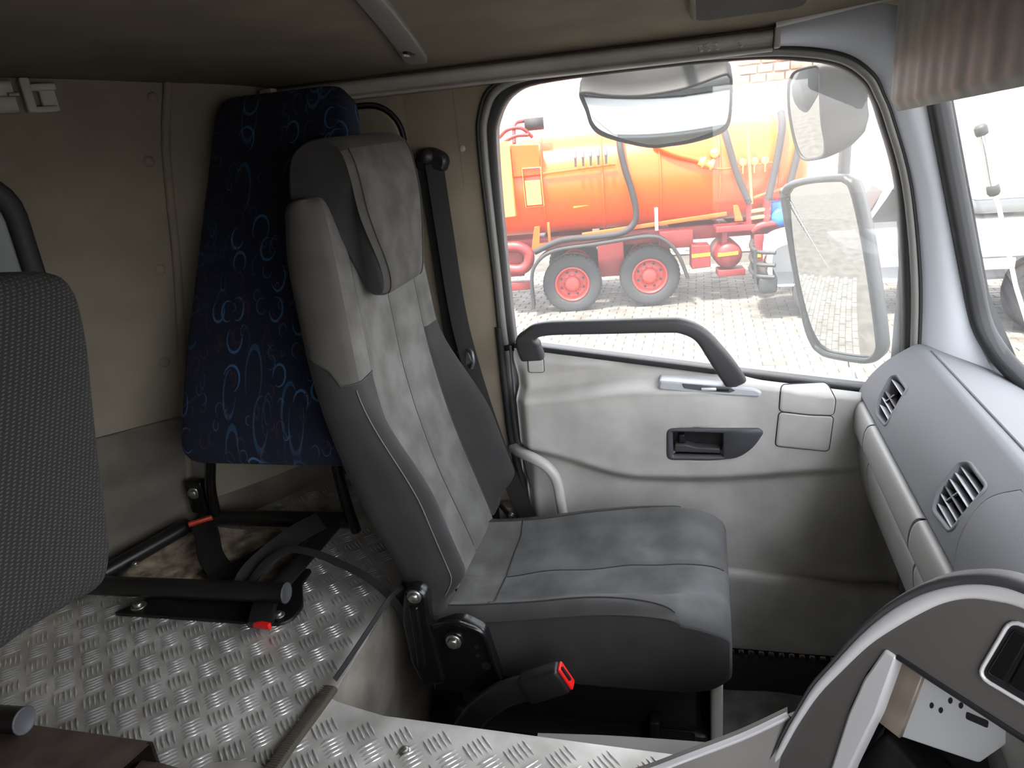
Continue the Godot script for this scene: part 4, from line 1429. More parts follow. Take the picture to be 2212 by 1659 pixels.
	sweep(st, smooth3(v3([-0.50, 0.25, -1.06, -0.452, 0.335, -1.055, -0.425, 0.376, -1.05, -0.37, 0.425, -1.048, -0.30, 0.459, -1.046]), 5), rrect(0.052, 0.022, 0.008), Vector3.BACK)
	put(st, "stalk", M.black_plastic, b)
	st = S()
	var dirv := Vector3(0.075, 0.038, 0.002).normalized()
	var bb := Basis(dirv, Vector3(-dirv.y, dirv.x, 0).normalized(), Vector3.BACK)
	box(st, Vector3(-0.288, 0.4655, -1.045), Vector3(0.088, 0.056, 0.034), 0.008, bb); put(st, "casing", M.black_plastic, b)
	st = S(); box(st, Vector3(-0.2465, 0.4865, -1.045), Vector3(0.007, 0.050, 0.024), 0.003, bb); put(st, "release_button", M.red_button, b)
	st = S(); box(st, Vector3(-0.2478, 0.494, -1.040), Vector3(0.012, 0.03, 0.005), 0.001, bb); put(st, "buckle_slot", M.black_plastic, b)
	# three-point belt on the door pillar
	var sb := thing("seat_belt", "black seat belt hanging from its ring on the door pillar", "seat belt", Vector3(-0.6, 0.3, -1.72))
	st = S()
	prism(st, rounded(v2([-0.672, 1.372, -0.655, 1.400, -0.625, 1.405, -0.592, 1.388, -0.585, 1.37, -0.597, 1.345, -0.615, 1.352, -0.66, 1.352]), 0.012), zplane(0), -1.745, -1.715, 0.008)
	lathe(st, [Vector2(0.0001, 0.045), Vector2(0.014, 0.044), Vector2(0.019, 0.035), Vector2(0.020, 0.0)], Vector3(-0.636, 1.385, -1.745), Vector3.BACK, 16)
	put(st, "belt_ring", M.black_plastic, sb)
	st = S()
	sweep(st, smooth3(v3([-0.635, 1.366, -1.725, -0.632, 1.24, -1.725, -0.628, 1.05, -1.724, -0.624, 0.90, -1.724, -0.62, 0.60, -1.724]), 5), rrect(0.052, 0.0025, 0.001), Vector3.BACK); put(st, "webbing", M.webbing, sb); st = S()
	sweep(st, smooth3(v3([-0.618, 1.366, -1.719, -0.612, 1.20, -1.716, -0.605, 1.02, -1.714, -0.585, 0.89, -1.70, -0.545, 0.70, -1.69, -0.498, 0.52, -1.69, -0.455, 0.39, -1.69, -0.44, 0.30, -1.69]), 6), rrect(0.044, 0.0025, 0.001), Vector3(0.5, 0, 1))
	put(st, "webbing", M.webbing, sb)
	st = S()
	sweep(st, smooth3(v3([-0.604, 0.905, -1.708, -0.595, 0.888, -1.70, -0.588, 0.868, -1.695]), 3), rrect(0.03, 0.006, 0.002), Vector3.BACK); put(st, "tongue", M.steel_grey, sb); st = S()
	tube(st, smooth3(v3([-0.583, 0.905, -1.700, -0.571, 0.902, -1.690, -0.568, 0.880, -1.686, -0.576, 0.860, -1.690]), 4), 0.005, 8)
	put(st, "tongue_loop", M.steel_grey, sb)
	# floor anchor of that belt: bracket and reel behind the seat
	var an := thing("belt_anchor", "rusty belt reel bracket low behind the grey passenger seat", "bracket", Vector3(-0.5, 0.3, -1.7))
	st = S()
	box(st, Vector3(-0.515, 0.40, -1.715), Vector3(0.07, 0.10, 0.04), 0.006)
	sphere(st, Vector3(-0.50, 0.392, -1.69), Vector3(0.032, 0.02, 0.02))
	put(st, "reel", M.tan_metal, an)
	st = S(); sweep(st, PackedVector3Array([Vector3(-0.545, 0.455, -1.70), Vector3(-0.51, 0.425, -1.685), Vector3(-0.455, 0.38, -1.68)]), rrect(0.014, 0.005, 0.002), Vector3.BACK); put(st, "strap_plate", M.metal_black, an)
	st = S(); bolt(st, Vector3(-0.512, 0.432, -1.685), Vector3.BACK, 0.006); put(st, "bolt", M.bolt_steel, an)

# ---------------------------------------------------------------- folding seat in the rear corner
func build_jump_seat():
	var st: SurfaceTool
	var j := thing("folding_seat", "rear folding seat with navy ring-patterned back on black tube frame", "folding seat", Vector3(-1.05, 0.52, -1.25))
	# padded back leaning into the corner
	var bottom := Vector3(-0.905, 0.81, -1.225); var topp := Vector3(-0.912, 1.555, -1.595)
	var up := (topp - bottom).normalized(); var fr := Vector3.RIGHT.cross(up).normalized()
	var xf := Transform3D(Basis(Vector3.RIGHT, up, fr), bottom)
	var hgt := (topp - bottom).length()
	var outline := rounded([Vector2(-0.205, 0.0), Vector2(0.205, 0.0), Vector2(0.205, 0.22), Vector2(0.195, hgt * 0.62), Vector2(0.165, hgt), Vector2(-0.158, hgt), Vector2(-0.182, hgt * 0.62), Vector2(-0.205, 0.22)], 0.05, 6)
	st = S()
	var loops := []
	for k in 4:
		var ins: float = [0.012, 0.003, 0.0, 0.0][k]
		var z: float = [-0.055, -0.05, -0.04, 0.0][k]
		loops.append(vloop(inset(outline, ins), xf, z))
	skin(st, loops, true); pillow(st, outline, xf, 0.0, 0.012, 0.024); flat(st, inset(outline, 0.012), xf, -0.055)
	put(st, "backrest", M.moquette, j)
	# uprights
	st = S()
	tube(st, smooth3(v3([-1.045, 0.93, -1.33, -1.07, 0.84, -1.285, -1.125, 0.745, -1.32, -1.165, 0.67, -1.35, -1.19, 0.59, -1.375]), 5), 0.013, 12); put(st, "upright_tube", M.metal_gloss_black, j); st = S()
	tube(st, smooth3(v3([-0.78, 0.93, -1.33, -0.78, 0.80, -1.30, -0.80, 0.66, -1.34, -0.80, 0.57, -1.36]), 5), 0.013, 12)
	put(st, "upright_tube", M.metal_gloss_black, j)
	# base frame of tube
	st = S()
	tube(st, PackedVector3Array([Vector3(-1.36, 0.570, -1.088), Vector3(-0.845, 0.570, -1.113)]), 0.021, 16); put(st, "front_tube", M.metal_black, j)
	st = S(); tube(st, PackedVector3Array([Vector3(-0.872, 0.572, -1.11), Vector3(-0.868, 0.572, -1.40)]), 0.019, 14); put(st, "side_tube", M.metal_black, j)
	st = S(); tube(st, PackedVector3Array([Vector3(-1.318, 0.572, -1.13), Vector3(-1.235, 0.585, -1.325)]), 0.019, 14); put(st, "side_tube", M.metal_black, j)
	st = S(); tube(st, PackedVector3Array([Vector3(-1.235, 0.572, -1.385), Vector3(-0.83, 0.572, -1.40)]), 0.02, 14); put(st, "rear_tube", M.metal_black, j)
	st = S(); lathe(st, [Vector2(0.021, 0.0), Vector2(0.0225, 0.002), Vector2(0.020, 0.004), Vector2(0.018, 0.002), Vector2(0.0001, 0.001)], Vector3(-0.845, 0.570, -1.113), Vector3(1, 0, -0.05), 18); put(st, "end_cap", M.mid_plastic, j)
	# pivot bracket
	st = S(); box(st, Vector3(-1.225, 0.64, -1.375), Vector3(0.05, 0.09, 0.03), 0.008); put(st, "pivot_bracket", M.metal_gloss_black, j)
	st = S(); bolt(st, Vector3(-1.225, 0.655, -1.36), Vector3(0.3, 0, 1), 0.010); put(st, "bolt", M.bolt_steel, j)
	# folded black base plate
	var PF := Transform3D(Basis(Vector3(1, 0, 0), Vector3(0, 0, 1), Vector3(0, 1, 0)), Vector3.ZERO)
	st = S(); prism(st, rounded(v2([-1.245, -1.056, -0.845, -1.066, -0.823, -1.085, -0.822, -1.13, -0.866, -1.205, -0.87, -1.26, -1.30, -1.22, -1.19, -1.13]), 0.012), PF, 0.5217, 0.528, 0.002); put(st, "base_plate", M.metal_black, j)
	st = S(); bolt(st, Vector3(-1.198, 0.528, -1.083), Vector3.UP, 0.011); put(st, "bolt", M.bolt_steel, j); st = S(); bolt(st, Vector3(-0.857, 0.528, -1.092), Vector3.UP, 0.008); put(st, "bolt", M.bolt_steel, j); st = S(); bolt(st, Vector3(-1.255, 0.58, -1.16), Vector3.UP, 0.006); put(st, "bolt", M.bolt_steel, j)
	# dirty board in the frame
	st = S()
	var rows := []
	for i in 21:
		var row := PackedVector3Array()
		for k in 15:
			var x := -1.31 + 0.435 * i / 20.0; var z := -1.125 - 0.26 * k / 14.0
			row.append(Vector3(x, 0.543 + 0.004 * sin(x * 37) * sin(z * 29), z))
		rows.append(row)
	skin(st, rows); put(st, "dusty_board", M.dirty_board, j)
	# its two buckles and lap strap
	var b1 := thing("lap_belt_buckle", "black lap belt buckle hanging over the tube, bright red button", "buckle", Vector3(-0.88, 0.53, -1.08))
	st = S()
	sweep(st, smooth3(v3([-0.905, 0.545, -1.15, -0.892, 0.547, -1.105, -0.880, 0.548, -1.075, -0.869, 0.543, -1.046]), 4), rrect(0.052, 0.016, 0.005), Vector3.UP); put(st, "casing", M.black_plastic, b1)
	st = S(); box(st, Vector3(-0.869, 0.5415, -1.0445), Vector3(0.050, 0.014, 0.010), 0.003, Basis(Vector3.UP, -0.1)); put(st, "release_button", M.red_button, b1)
	var b2 := thing("lap_belt_buckle", "black lap belt buckle lying at the frame's rear, faded red button", "buckle", Vector3(-1.2, 0.57, -1.33))
	st = S()
	sweep(st, smooth3(v3([-1.17, 0.60, -1.30, -1.14, 0.595, -1.27, -1.10, 0.575, -1.22, -1.06, 0.56, -1.19]), 4), rrect(0.055, 0.014, 0.005), Vector3.UP); put(st, "casing", M.black_plastic, b2)
	st = S(); box(st, Vector3(-1.188, 0.604, -1.315), Vector3(0.056, 0.012, 0.012), 0.003, Basis(Vector3.UP, 0.75)); put(st, "release_button", M.red_faded, b2)
	var s1 := thing("lap_strap", "dusty black lap strap looped inside the tube frame", "strap", Vector3(-1.0, 0.55, -1.2))
	st = S()
	sweep(st, smooth3(v3([-1.10, 0.558, -1.195, -1.05, 0.553, -1.185, -1.0, 0.566, -1.22, -0.95, 0.58, -1.27, -0.90, 0.585, -1.33]), 5), rrect(0.046, 0.003, 0.001), Vector3(0.2, 1, 0.1)); put(st, "webbing", M.webbing, s1); st = S()
	sweep(st, smooth3(v3([-0.97, 0.552, -1.14, -0.96, 0.575, -1.16, -0.93, 0.60, -1.20, -0.90, 0.61, -1.27, -0.875, 0.605, -1.34]), 5), rrect(0.046, 0.003, 0.001), Vector3(0.7, 0.7, 0.1))
	put(st, "webbing", M.webbing, s1)
	var s2 := thing("lap_strap", "narrow black strap arching over the tube and behind the grey seat", "strap", Vector3(-0.85, 0.55, -1.15))
	st = S()
	sweep(st, smooth3(v3([-0.95, 0.56, -1.13, -0.92, 0.60, -1.165, -0.87, 0.622, -1.19, -0.81, 0.618, -1.19, -0.74, 0.60, -1.18, -0.67, 0.575, -1.165, -0.615, 0.53, -1.15, -0.585, 0.46, -1.13]), 6), rrect(0.016, 0.003, 0.001), Vector3(0.2, 1, 0.8))
	put(st, "webbing", M.webbing, s2)

# ---------------------------------------------------------------- driver's seat, its twin frame in the foreground
func build_driver_seat():
	var st: SurfaceTool
	var d := thing("driver_seat", "tall charcoal seat back in dotted woven cloth beside the chequer plate", "seat", Vector3(-0.75, 0.52, -0.35))
	var YZ := Transform3D(Basis(Vector3(0, 0, -1), Vector3(0, 1, 0), Vector3(1, 0, 0)), Vector3(-0.70, 0, 0))
	var o := rounded(v2([0.20, 0.985, 0.49, 0.985, 0.60, 0.965, 0.622, 1.0, 0.652, 1.14, 0.684, 1.265, 0.688, 1.335, 0.58, 1.356, 0.20, 1.356]), 0.045, 5)
	st = S()
	var loops := []
	for k in 4:
		var ins: float = [0.02, 0.004, 0.0, 0.0][k]
		var z: float = [-0.12, -0.115, -0.10, -0.02][k]
		loops.append(vloop(inset(o, ins), YZ, z))
	skin(st, loops, true); pillow(st, o, YZ, -0.02, 0.008, 0.025); flat(st, inset(o, 0.02), YZ, -0.12)
	put(st, "backrest", M.woven, d)
	st = S()
	tube(st, PackedVector3Array([Vector3(-0.79, 1.1, -0.30), Vector3(-0.80, 0.70, -0.30)]), 0.016, 10); put(st, "back_post", M.metal_black, d); st = S()
	box(st, Vector3(-0.55, 0.63, -0.30), Vector3(0.5, 0.12, 0.24), 0.03); put(st, "cushion", M.woven, d); st = S()
	box(st, Vector3(-0.6, 0.55, -0.30), Vector3(0.4, 0.06, 0.2), 0.01)
	put(st, "seat_frame", M.metal_black, d)
	var r := thing("steel_frame", "rust-edged steel channel and tube of a second seat frame", "seat frame", Vector3(-0.95, 0.52, -0.66))
	st = S()
	# open channel: top sheet and folded sides
	var tp := [Vector3(-1.12, 0.596, -0.705), Vector3(-0.846, 0.603, -0.697), Vector3(-0.80, 0.603, -0.60), Vector3(-1.12, 0.60, -0.59)]
	var prof := PackedVector2Array([Vector2(-0.1, 0), Vector2(-0.094, 0.006), Vector2(0.094, 0.006), Vector2(0.1, 0), Vector2(0.1, -0.07), Vector2(0.095, -0.07), Vector2(0.095, 0.0), Vector2(-0.095, 0.0), Vector2(-0.095, -0.07), Vector2(-0.1, -0.07)])
	loops = []
	for e in [[Vector3(-1.20, 0.597, -0.60), 1.0], [Vector3(-0.853, 0.597, -0.60), 1.0]]:
		var lp := PackedVector3Array()
		for q in prof: lp.append(e[0] + Vector3(-0.22 * q.x if e[0].x > -1 else 0.0, q.y, q.x))
		loops.append(lp)
	skin(st, loops, true)
	put(st, "steel_channel", M.rust_steel, r)
	st = S(); prism(st, PackedVector2Array(v2([-0.86, -0.70, -0.775, -0.69, -0.80, -0.60, -0.86, -0.60])), Transform3D(Basis(Vector3(1, 0, 0), Vector3(0, 0, 1), Vector3(0, 1, 0)), Vector3.ZERO), 0.525, 0.560, 0.001); put(st, "steel_foot", M.rust_steel, r)
	st = S(); tube(st, PackedVector3Array([Vector3(-1.25, 0.625, -0.67), Vector3(-1.047, 0.63, -0.678)]), 0.021, 16); put(st, "tube", M.metal_black, r)
	st = S(); lathe(st, [Vector2(0.021, 0.0), Vector2(0.0225, 0.002), Vector2(0.020, 0.004), Vector2(0.018, 0.002), Vector2(0.0001, 0.001)], Vector3(-1.047, 0.63, -0.678), Vector3(1, 0.02, -0.04), 18); put(st, "end_cap", M.mid_plastic, r)

# ---------------------------------------------------------------- small things in the cab
func build_small_cab_things():
	var st: SurfaceTool
	# strap cover on the headliner
	var hs := thing("strap_cover", "grey plastic strap cover with a keyhole slot on the headliner", "strap cover", Vector3(-0.5, 1.6, -1.4))
	st = S()
	var loops := []
	for k in 13:
		var t := k / 12.0
		var c := Vector3(lerp(-0.597, -0.44, t), 0, lerp(-1.640, -1.03, t))
		c.y = ceil_y(c.x, c.z) - 0.004
		var w: float = lerp(0.026, 0.019, t) * (0.75 if k == 0 else 1.0)
		var sd := Vector3(0.968, 0, -0.249)
		var lp := PackedVector3Array()
		for q in rrect(w * 2, 0.014 if k > 0 else 0.008, 0.004): lp.append(c + sd * q.x + Vector3(0, q.y, 0))
		loops.append(lp)
	loft(st, loops); put(st, "cover", M.cover_grey, hs)
	st = S()
	var kc := Vector3(-0.565, 0, -1.51); kc.y = ceil_y(kc.x, kc.z) - 0.0115
	box(st, kc, Vector3(0.010, 0.004, 0.05), 0.0008); put(st, "slot", M.black_plastic, hs)
	st = S(); box(st, kc + Vector3(-0.008, -0.002, 0.0), Vector3(0.004, 0.006, 0.03), 0.001); put(st, "slot_lip", M.trim_grey, hs)
	# loudspeaker grille
	var sg := thing("speaker_grille", "dark mesh loudspeaker grille in the headliner above the window", "speaker", Vector3(0.07, 1.61, -1.43))
	st = S()
	var XZ := func(p: PackedVector2Array, dy: float) -> PackedVector3Array:
		var a := PackedVector3Array()
		for q in p: a.append(Vector3(q.x, ceil_y(q.x, q.y) + dy, q.y))
		return a
	var ol := PackedVector2Array()
	for q in rrect(0.215, 0.30, 0.035, 5): ol.append(q + Vector2(0.085, -1.42))
	skin(st, [XZ.call(ol, 0.004), XZ.call(inset(ol, 0.003), -0.008), XZ.call(inset(ol, 0.010), -0.013), XZ.call(inset(ol, 0.014), -0.011)], true)
	put(st, "grille_frame", M.headliner, sg)
	st = S()
	for k in 9:
		pass
	var il := inset(ol, 0.013)
	var gl := []
	for k in 9: 
		var lp := PackedVector2Array()
		for q in il: lp.append(Vector2(0.085, -1.42).lerp(q, 1.0 - k / 8.0 * 0.999))
		gl.append(XZ.call(lp, -0.011 - 0.004 * (k / 8.0)))
	skin(st, gl, true)
	var gm: StandardMaterial3D = M.woven.duplicate(); gm.albedo_color = Color(0.5, 0.49, 0.47); gm.uv1_scale = Vector3.ONE * 34.0
	put(st, "mesh_grille", gm, sg)
	# curtain runners left in the rail
	var k0 := 0
	for p in [[-0.004, "pale curtain runner in the rail, furthest from the pillar trim"], [0.011, "pale curtain runner in the rail, second of the close three"], [0.028, "pale curtain runner in the rail, third of the close three"], [0.075, "lone pale curtain runner in the rail nearest the pillar trim"]]:
		var r := thing("curtain_runner", p[1], "curtain hook", Vector3(p[0], 1.553, -1.72), "curtain runners in the roof rail")
		st = S()
		box(st, Vector3(p[0], 1.5545, -1.7225), Vector3(0.010, 0.004, 0.008), 0.001)
		tube(st, smooth3([Vector3(p[0], 1.5545, -1.720), Vector3(p[0] + 0.001, 1.547, -1.718), Vector3(p[0] + 0.004, 1.5435, -1.716), Vector3(p[0] + 0.007, 1.5455, -1.716)], 4), 0.0018, 6)
		put(st, "hook", M.white_metal, r)
	# grey rail end on the rear wall
	var rl := thing("wall_rail", "grey slotted curtain rail with end bracket high on the rear wall", "rail", wpt(0.5, 1.58))
	st = S()
	loops = []
	for s in [0.535, 0.70, 0.90]:
		var lp := PackedVector3Array()
		var yo := lerpf(0.0, 0.005, (s - 0.535) / 0.2)
		for q in [[0.0, 0.031], [0.016, 0.031], [0.022, 0.026], [0.022, 0.010], [0.012, 0.008], [0.012, 0.002], [0.022, 0.0], [0.022, -0.024], [0.016, -0.029], [0.0, -0.029]]: lp.append(wpt(s, 1.584 + yo + q[1], q[0]))
		loops.append(lp)
	loft(st, loops); put(st, "rail", M.trim_grey, rl)
	st = S(); box(st, wpt(0.535, 1.589, 0.013), Vector3(0.02, 0.008, 0.012), 0.002, Basis(WL, Vector3.UP, WL.cross(Vector3.UP))); put(st, "rail_slider", M.tan_metal, rl)
	st = S()
	var WB := Basis(WL, Vector3.UP, WL.cross(Vector3.UP))
	box(st, wpt(0.512, 1.586, 0.012), Vector3(0.018, 0.066, 0.03), 0.004, WB)
	box(st, wpt(0.483, 1.600, 0.012), Vector3(0.05, 0.014, 0.026), 0.004, WB)
	box(st, wpt(0.487, 1.558, 0.012), Vector3(0.05, 0.012, 0.026), 0.004, WB)
	box(st, wpt(0.475, 1.580, 0.008), Vector3(0.03, 0.05, 0.012), 0.004, WB)
	put(st, "end_bracket", M.trim_grey, rl)

# ---------------------------------------------------------------- outside mirrors
func convex(st: SurfaceTool, p: PackedVector2Array, F: Transform3D, n0: float, bulge: float):
	var c := Vector2.ZERO
	for q in p: c += q
	c /= p.size()
	var rings := []
	for k in 15:
		var t := 1.0 - k / 14.0 * 0.998
		var lp := PackedVector3Array()
		for q in p:
			var g := c.lerp(q, t)
			lp.append(F * Vector3(g.x, g.y, n0 + bulge * (1.0 - (g - c).length_squared() / 0.04)))
		rings.append(lp)
	skin(st, rings, true)

func build_mirrors():
	var st: SurfaceTool
	# main mirror
	var F := frame_of(Vector3(0.341, 0.976, -2.1), Vector3(-0.799, -0.06, 0.599))
	var m1 := thing("wing_mirror", "tall main wing mirror in a grey frame outside the door window", "mirror", Vector3(0.34, 0.7, -2.1))
	var o := smooth2(v2([-0.196, 0.195, -0.187, 0.218, -0.160, 0.237, -0.076, 0.253, 0.018, 0.261, 0.044, 0.256, 0.067, 0.237, 0.096, 0.158, 0.131, 0.017, 0.163, -0.147, 0.163, -0.192, 0.140, -0.222, 0.10, -0.238, -0.014, -0.252, -0.055, -0.245, -0.080, -0.228, -0.111, -0.169, -0.155, 0.0]), 4, true)
	var g := inset(o, 0.018)
	st = S()
	skin(st, [vloop(inset(o, 0.03), F, -0.05), vloop(inset(o, 0.006), F, -0.035), vloop(o, F, -0.012), vloop(inset(o, 0.003), F, 0.003), vloop(inset(o, 0.012), F, 0.008), vloop(g, F, 0.004), vloop(g, F, -0.004)], true)
	flat(st, inset(o, 0.03), F, -0.05)
	put(st, "mirror_housing", M.black_plastic, m1)
	st = S(); convex(st, inset(g, -0.002), F, -0.004, 0.007); put(st, "mirror_glass", M.mirror_glass, m1)
	# wide-angle mirror above it
	F = frame_of(Vector3(0.26, 1.396, -2.1), Vector3(-0.75, -0.1, 0.66))
	var m2 := thing("wide_angle_mirror", "small wide-angle mirror with deep pale grey shell above the main mirror", "mirror", Vector3(0.28, 1.3, -2.12))
	o = smooth2(v2([-0.062, 0.062, -0.054, 0.083, -0.035, 0.101, 0.016, 0.107, 0.040, 0.104, 0.046, 0.085, 0.046, 0.052, 0.049, -0.024, 0.058, -0.079, 0.050, -0.112, 0.010, -0.123, -0.024, -0.119, -0.046, -0.080, -0.062, 0.0]), 4, true)
	g = inset(o, 0.007)
	st = S()
	var shell := []
	for k in 7:
		var t: float = [1.0, 0.85, 0.6, 0.35, 0.15, 0.04, 0.0][k]
		var lp := PackedVector3Array()
		for q in o:
			var sc: float = [0.35, 0.62, 0.82, 0.93, 0.99, 1.0, 0.97][k]
			lp.append(F * Vector3(q.x * sc + 0.095 * t, q.y * sc, -0.085 * t + 0.004))
		shell.append(lp)
	skin(st, shell, true); skin(st, [vloop(inset(o, 0.002), F, 0.004), vloop(g, F, 0.004), vloop(g, F, -0.006)], true); cap(st, shell[0])
	put(st, "mirror_housing", M.rubber, m2)
	st = S(); convex(st, inset(g, -0.001), F, -0.004, 0.006); put(st, "mirror_glass", M.mirror_glass, m2)
	# kerb mirror over the door
	F = Transform3D(Basis(Vector3(1, 0, 0), Vector3(0, 0.8, 0.6), Vector3(0, -0.6, 0.8)), Vector3(-0.112, 1.432, -2.05))
	var m3 := thing("kerb_mirror", "wide curved kerb mirror looking down over the door window", "mirror", Vector3(-0.11, 1.43, -2.07))
	o = smooth2(v2([-0.194, 0.073, -0.184, 0.022, -0.175, -0.031, -0.139, -0.067, -0.031, -0.112, 0.03, -0.114, 0.092, -0.108, 0.163, -0.087, 0.185, -0.051, 0.187, 0.059, 0.180, 0.084, 0.162, 0.090, 0.071, 0.064, -0.032, 0.056, -0.113, 0.066, -0.176, 0.083]), 4, true)
	g = inset(o, 0.006)
	st = S()
	shell = []
	for k in 6:
		var lp := PackedVector3Array()
		for q in o:
			var sc: float = [0.55, 0.75, 0.9, 0.98, 1.0, 0.985][k]
			lp.append(F * Vector3(q.x * sc, q.y * sc + [0.075, 0.065, 0.045, 0.02, 0.0, 0.0][k] * sstep(-0.1, 0.06, q.y), [-0.075, -0.06, -0.04, -0.02, 0.0, 0.006][k]))
		shell.append(lp)
	skin(st, shell, true); skin(st, [shell[5], vloop(g, F, 0.004), vloop(g, F, -0.004)], true); cap(st, shell[0])
	put(st, "mirror_housing", M.rubber, m3)
	st = S(); convex(st, inset(g, -0.001), F, -0.006, 0.010); put(st, "mirror_glass", M.mirror_glass, m3)
	st = S(); tube(st, smooth3(v3([-0.05, 1.53, -2.06, -0.05, 1.60, -2.0, -0.05, 1.62, -1.86]), 4), 0.014, 10); put(st, "mirror_stay", M.dark_plastic, m3)
	# the arms that carry the two side mirrors
	st = S()
	tube(st, smooth3(v3([0.56, 1.50, -1.85, 0.47, 1.47, -2.05, 0.385, 1.40, -2.19, 0.372, 1.25, -2.21, 0.38, 1.10, -2.20]), 6), 0.016, 10)
	put(st, "arm_tube", M.dark_plastic, m1)
	st = S(); tube(st, smooth3(v3([0.40, 0.90, -2.17, 0.405, 0.78, -2.17, 0.418, 0.69, -2.15]), 4), 0.014, 10)
	put(st, "arm_tube", M.dark_plastic, m1)
	st = S(); tube(st, smooth3(v3([0.412, 0.73, -2.15, 0.424, 0.66, -2.13, 0.44, 0.58, -2.05, 0.47, 0.54, -1.86]), 5), 0.012, 12); put(st, "chrome_stay", M.chrome, m1)
	# chrome stay seen through the windscreen, and the parked wiper
	var cs := thing("mirror_stay", "short chrome mirror stay seen through the windscreen", "mirror stay", Vector3(0.84, 1.1, -2.6))
	st = S(); tube(st, smooth3(v3([0.815, 1.285, -2.60, 0.835, 1.23, -2.605, 0.855, 1.15, -2.60, 0.868, 1.100, -2.595]), 5), 0.0155, 14); put(st, "chrome_stay", M.chrome, cs)
	for e in [[Vector3(0.815, 1.285, -2.60), Vector3(-0.35, 0.93, 0.05)], [Vector3(0.868, 1.10, -2.595), Vector3(0.25, -0.97, 0.02)]]:
		st = S(); lathe(st, [Vector2(0.0165, -0.018), Vector2(0.0185, -0.012), Vector2(0.0185, 0.006), Vector2(0.013, 0.014), Vector2(0.0001, 0.015)], e[0], e[1], 16); put(st, "end_cap", M.rubber, cs)
	st = S(); tube(st, PackedVector3Array([Vector3(0.866, 1.104, -2.596), Vector3(0.89, 1.05, -2.60), Vector3(0.96, 0.80, -2.58), Vector3(0.98, 0.55, -2.3), Vector3(0.87, 0.50, -1.86)]), 0.007, 8); put(st, "stay_foot", M.white_paint, cs)
	var wi := thing("wiper", "black wiper arm tip at the foot of the windscreen", "wiper", Vector3(0.72, 0.85, -1.7))
	st = S(); tube(st, PackedVector3Array([Vector3(0.735, 0.865, -1.79), Vector3(0.765, 0.865, -1.66), Vector3(0.86, 0.85, -1.2)]), 0.007, 8); put(st, "wiper_arm", M.rubber, wi)

# ---------------------------------------------------------------- the tanker in the yard
const TX := Vector3(0.9917, 0, -0.1288)
const TN := Vector3(0.1288, 0, 0.9917)
const TO := Vector3(-1.97, -1.5, -11.1)

func tp(s: float, h: float, o := 0.0) -> Vector3:
	return TO + TX * s + Vector3.UP * h + TN * o

func tpath(a: Array, per := 5) -> PackedVector3Array:
	var b := []
	for q in a: b.append(tp(q[0], q[1], q[2]))
	return smooth3(b, per)

func tframe(o := 0.0) -> Transform3D:
	return Transform3D(Basis(TX, Vector3.UP, TN), TO + TN * o)

func tbox(st: SurfaceTool, s: float, h: float, o: float, sz: Vector3, r := 0.01):
	box(st, tp(s, h, o), sz, r, Basis(TX, Vector3.UP, TN))

func wheel(parent: Node3D, s: float, h: float, o: float, r: float):
	var st: SurfaceTool
	var c := tp(s, h, o)
	st = S()
	lathe(st, [Vector2(0.58 * r, -0.25), Vector2(0.92 * r, -0.26), Vector2(r, -0.22), Vector2(r, -0.03), Vector2(0.985 * r, -0.005), Vector2(0.94 * r, 0.010), Vector2(0.84 * r, 0.020), Vector2(0.70 * r, 0.018), Vector2(0.60 * r, 0.004), Vector2(0.575 * r, -0.02)], c, TN, 48)
	for k in 40:
		var a := TAU * k / 40.0
		var p := c + (TX * cos(a) + Vector3.UP * sin(a)) * r * 0.995 - TN * 0.06
		var t := (TX * -sin(a) + Vector3.UP * cos(a))
		box(st, p, Vector3(0.045, 0.020, 0.11), 0.004, Basis(t, (TX * cos(a) + Vector3.UP * sin(a)), t.cross(TX * cos(a) + Vector3.UP * sin(a))))
	var tyre := put(st, "wheel", M.tyre, parent)
	st = S()
	lathe(st, [Vector2(0.60 * r, -0.01), Vector2(0.59 * r, 0.012), Vector2(0.545 * r, 0.012), Vector2(0.525 * r, -0.02), Vector2(0.49 * r, -0.09), Vector2(0.44 * r, -0.11), Vector2(0.34 * r, -0.10), Vector2(0.27 * r, -0.09)], c, TN, 36)
	put(st, "rim", M.red_rim, tyre)
	st = S()
	lathe(st, [Vector2(0.27 * r, -0.10), Vector2(0.26 * r, -0.03), Vector2(0.22 * r, 0.0), Vector2(0.15 * r, 0.01), Vector2(0.0001, 0.012)], c, TN, 24)
	put(st, "hub", M.red_rim, tyre)
	for k in 10:
		var a := TAU * k / 10.0
		st = S(); lathe(st, [Vector2(0.014, 0.0), Vector2(0.014, 0.03), Vector2(0.0001, 0.034)], c + (TX * cos(a) + Vector3.UP * sin(a)) * r * 0.31 - TN * 0.095, TN, 6)
		put(st, "wheel_nut", M.red_rim, tyre)
	for k in 8:
		var a := TAU * (k + 0.5) / 8.0
		st = S(); lathe(st, [Vector2(0.022, 0.0), Vector2(0.0001, 0.0)], c + (TX * cos(a) + Vector3.UP * sin(a)) * r * 0.405 - TN * 0.103, TN, 10)
		put(st, "rim_hole", M.black_plastic, tyre)

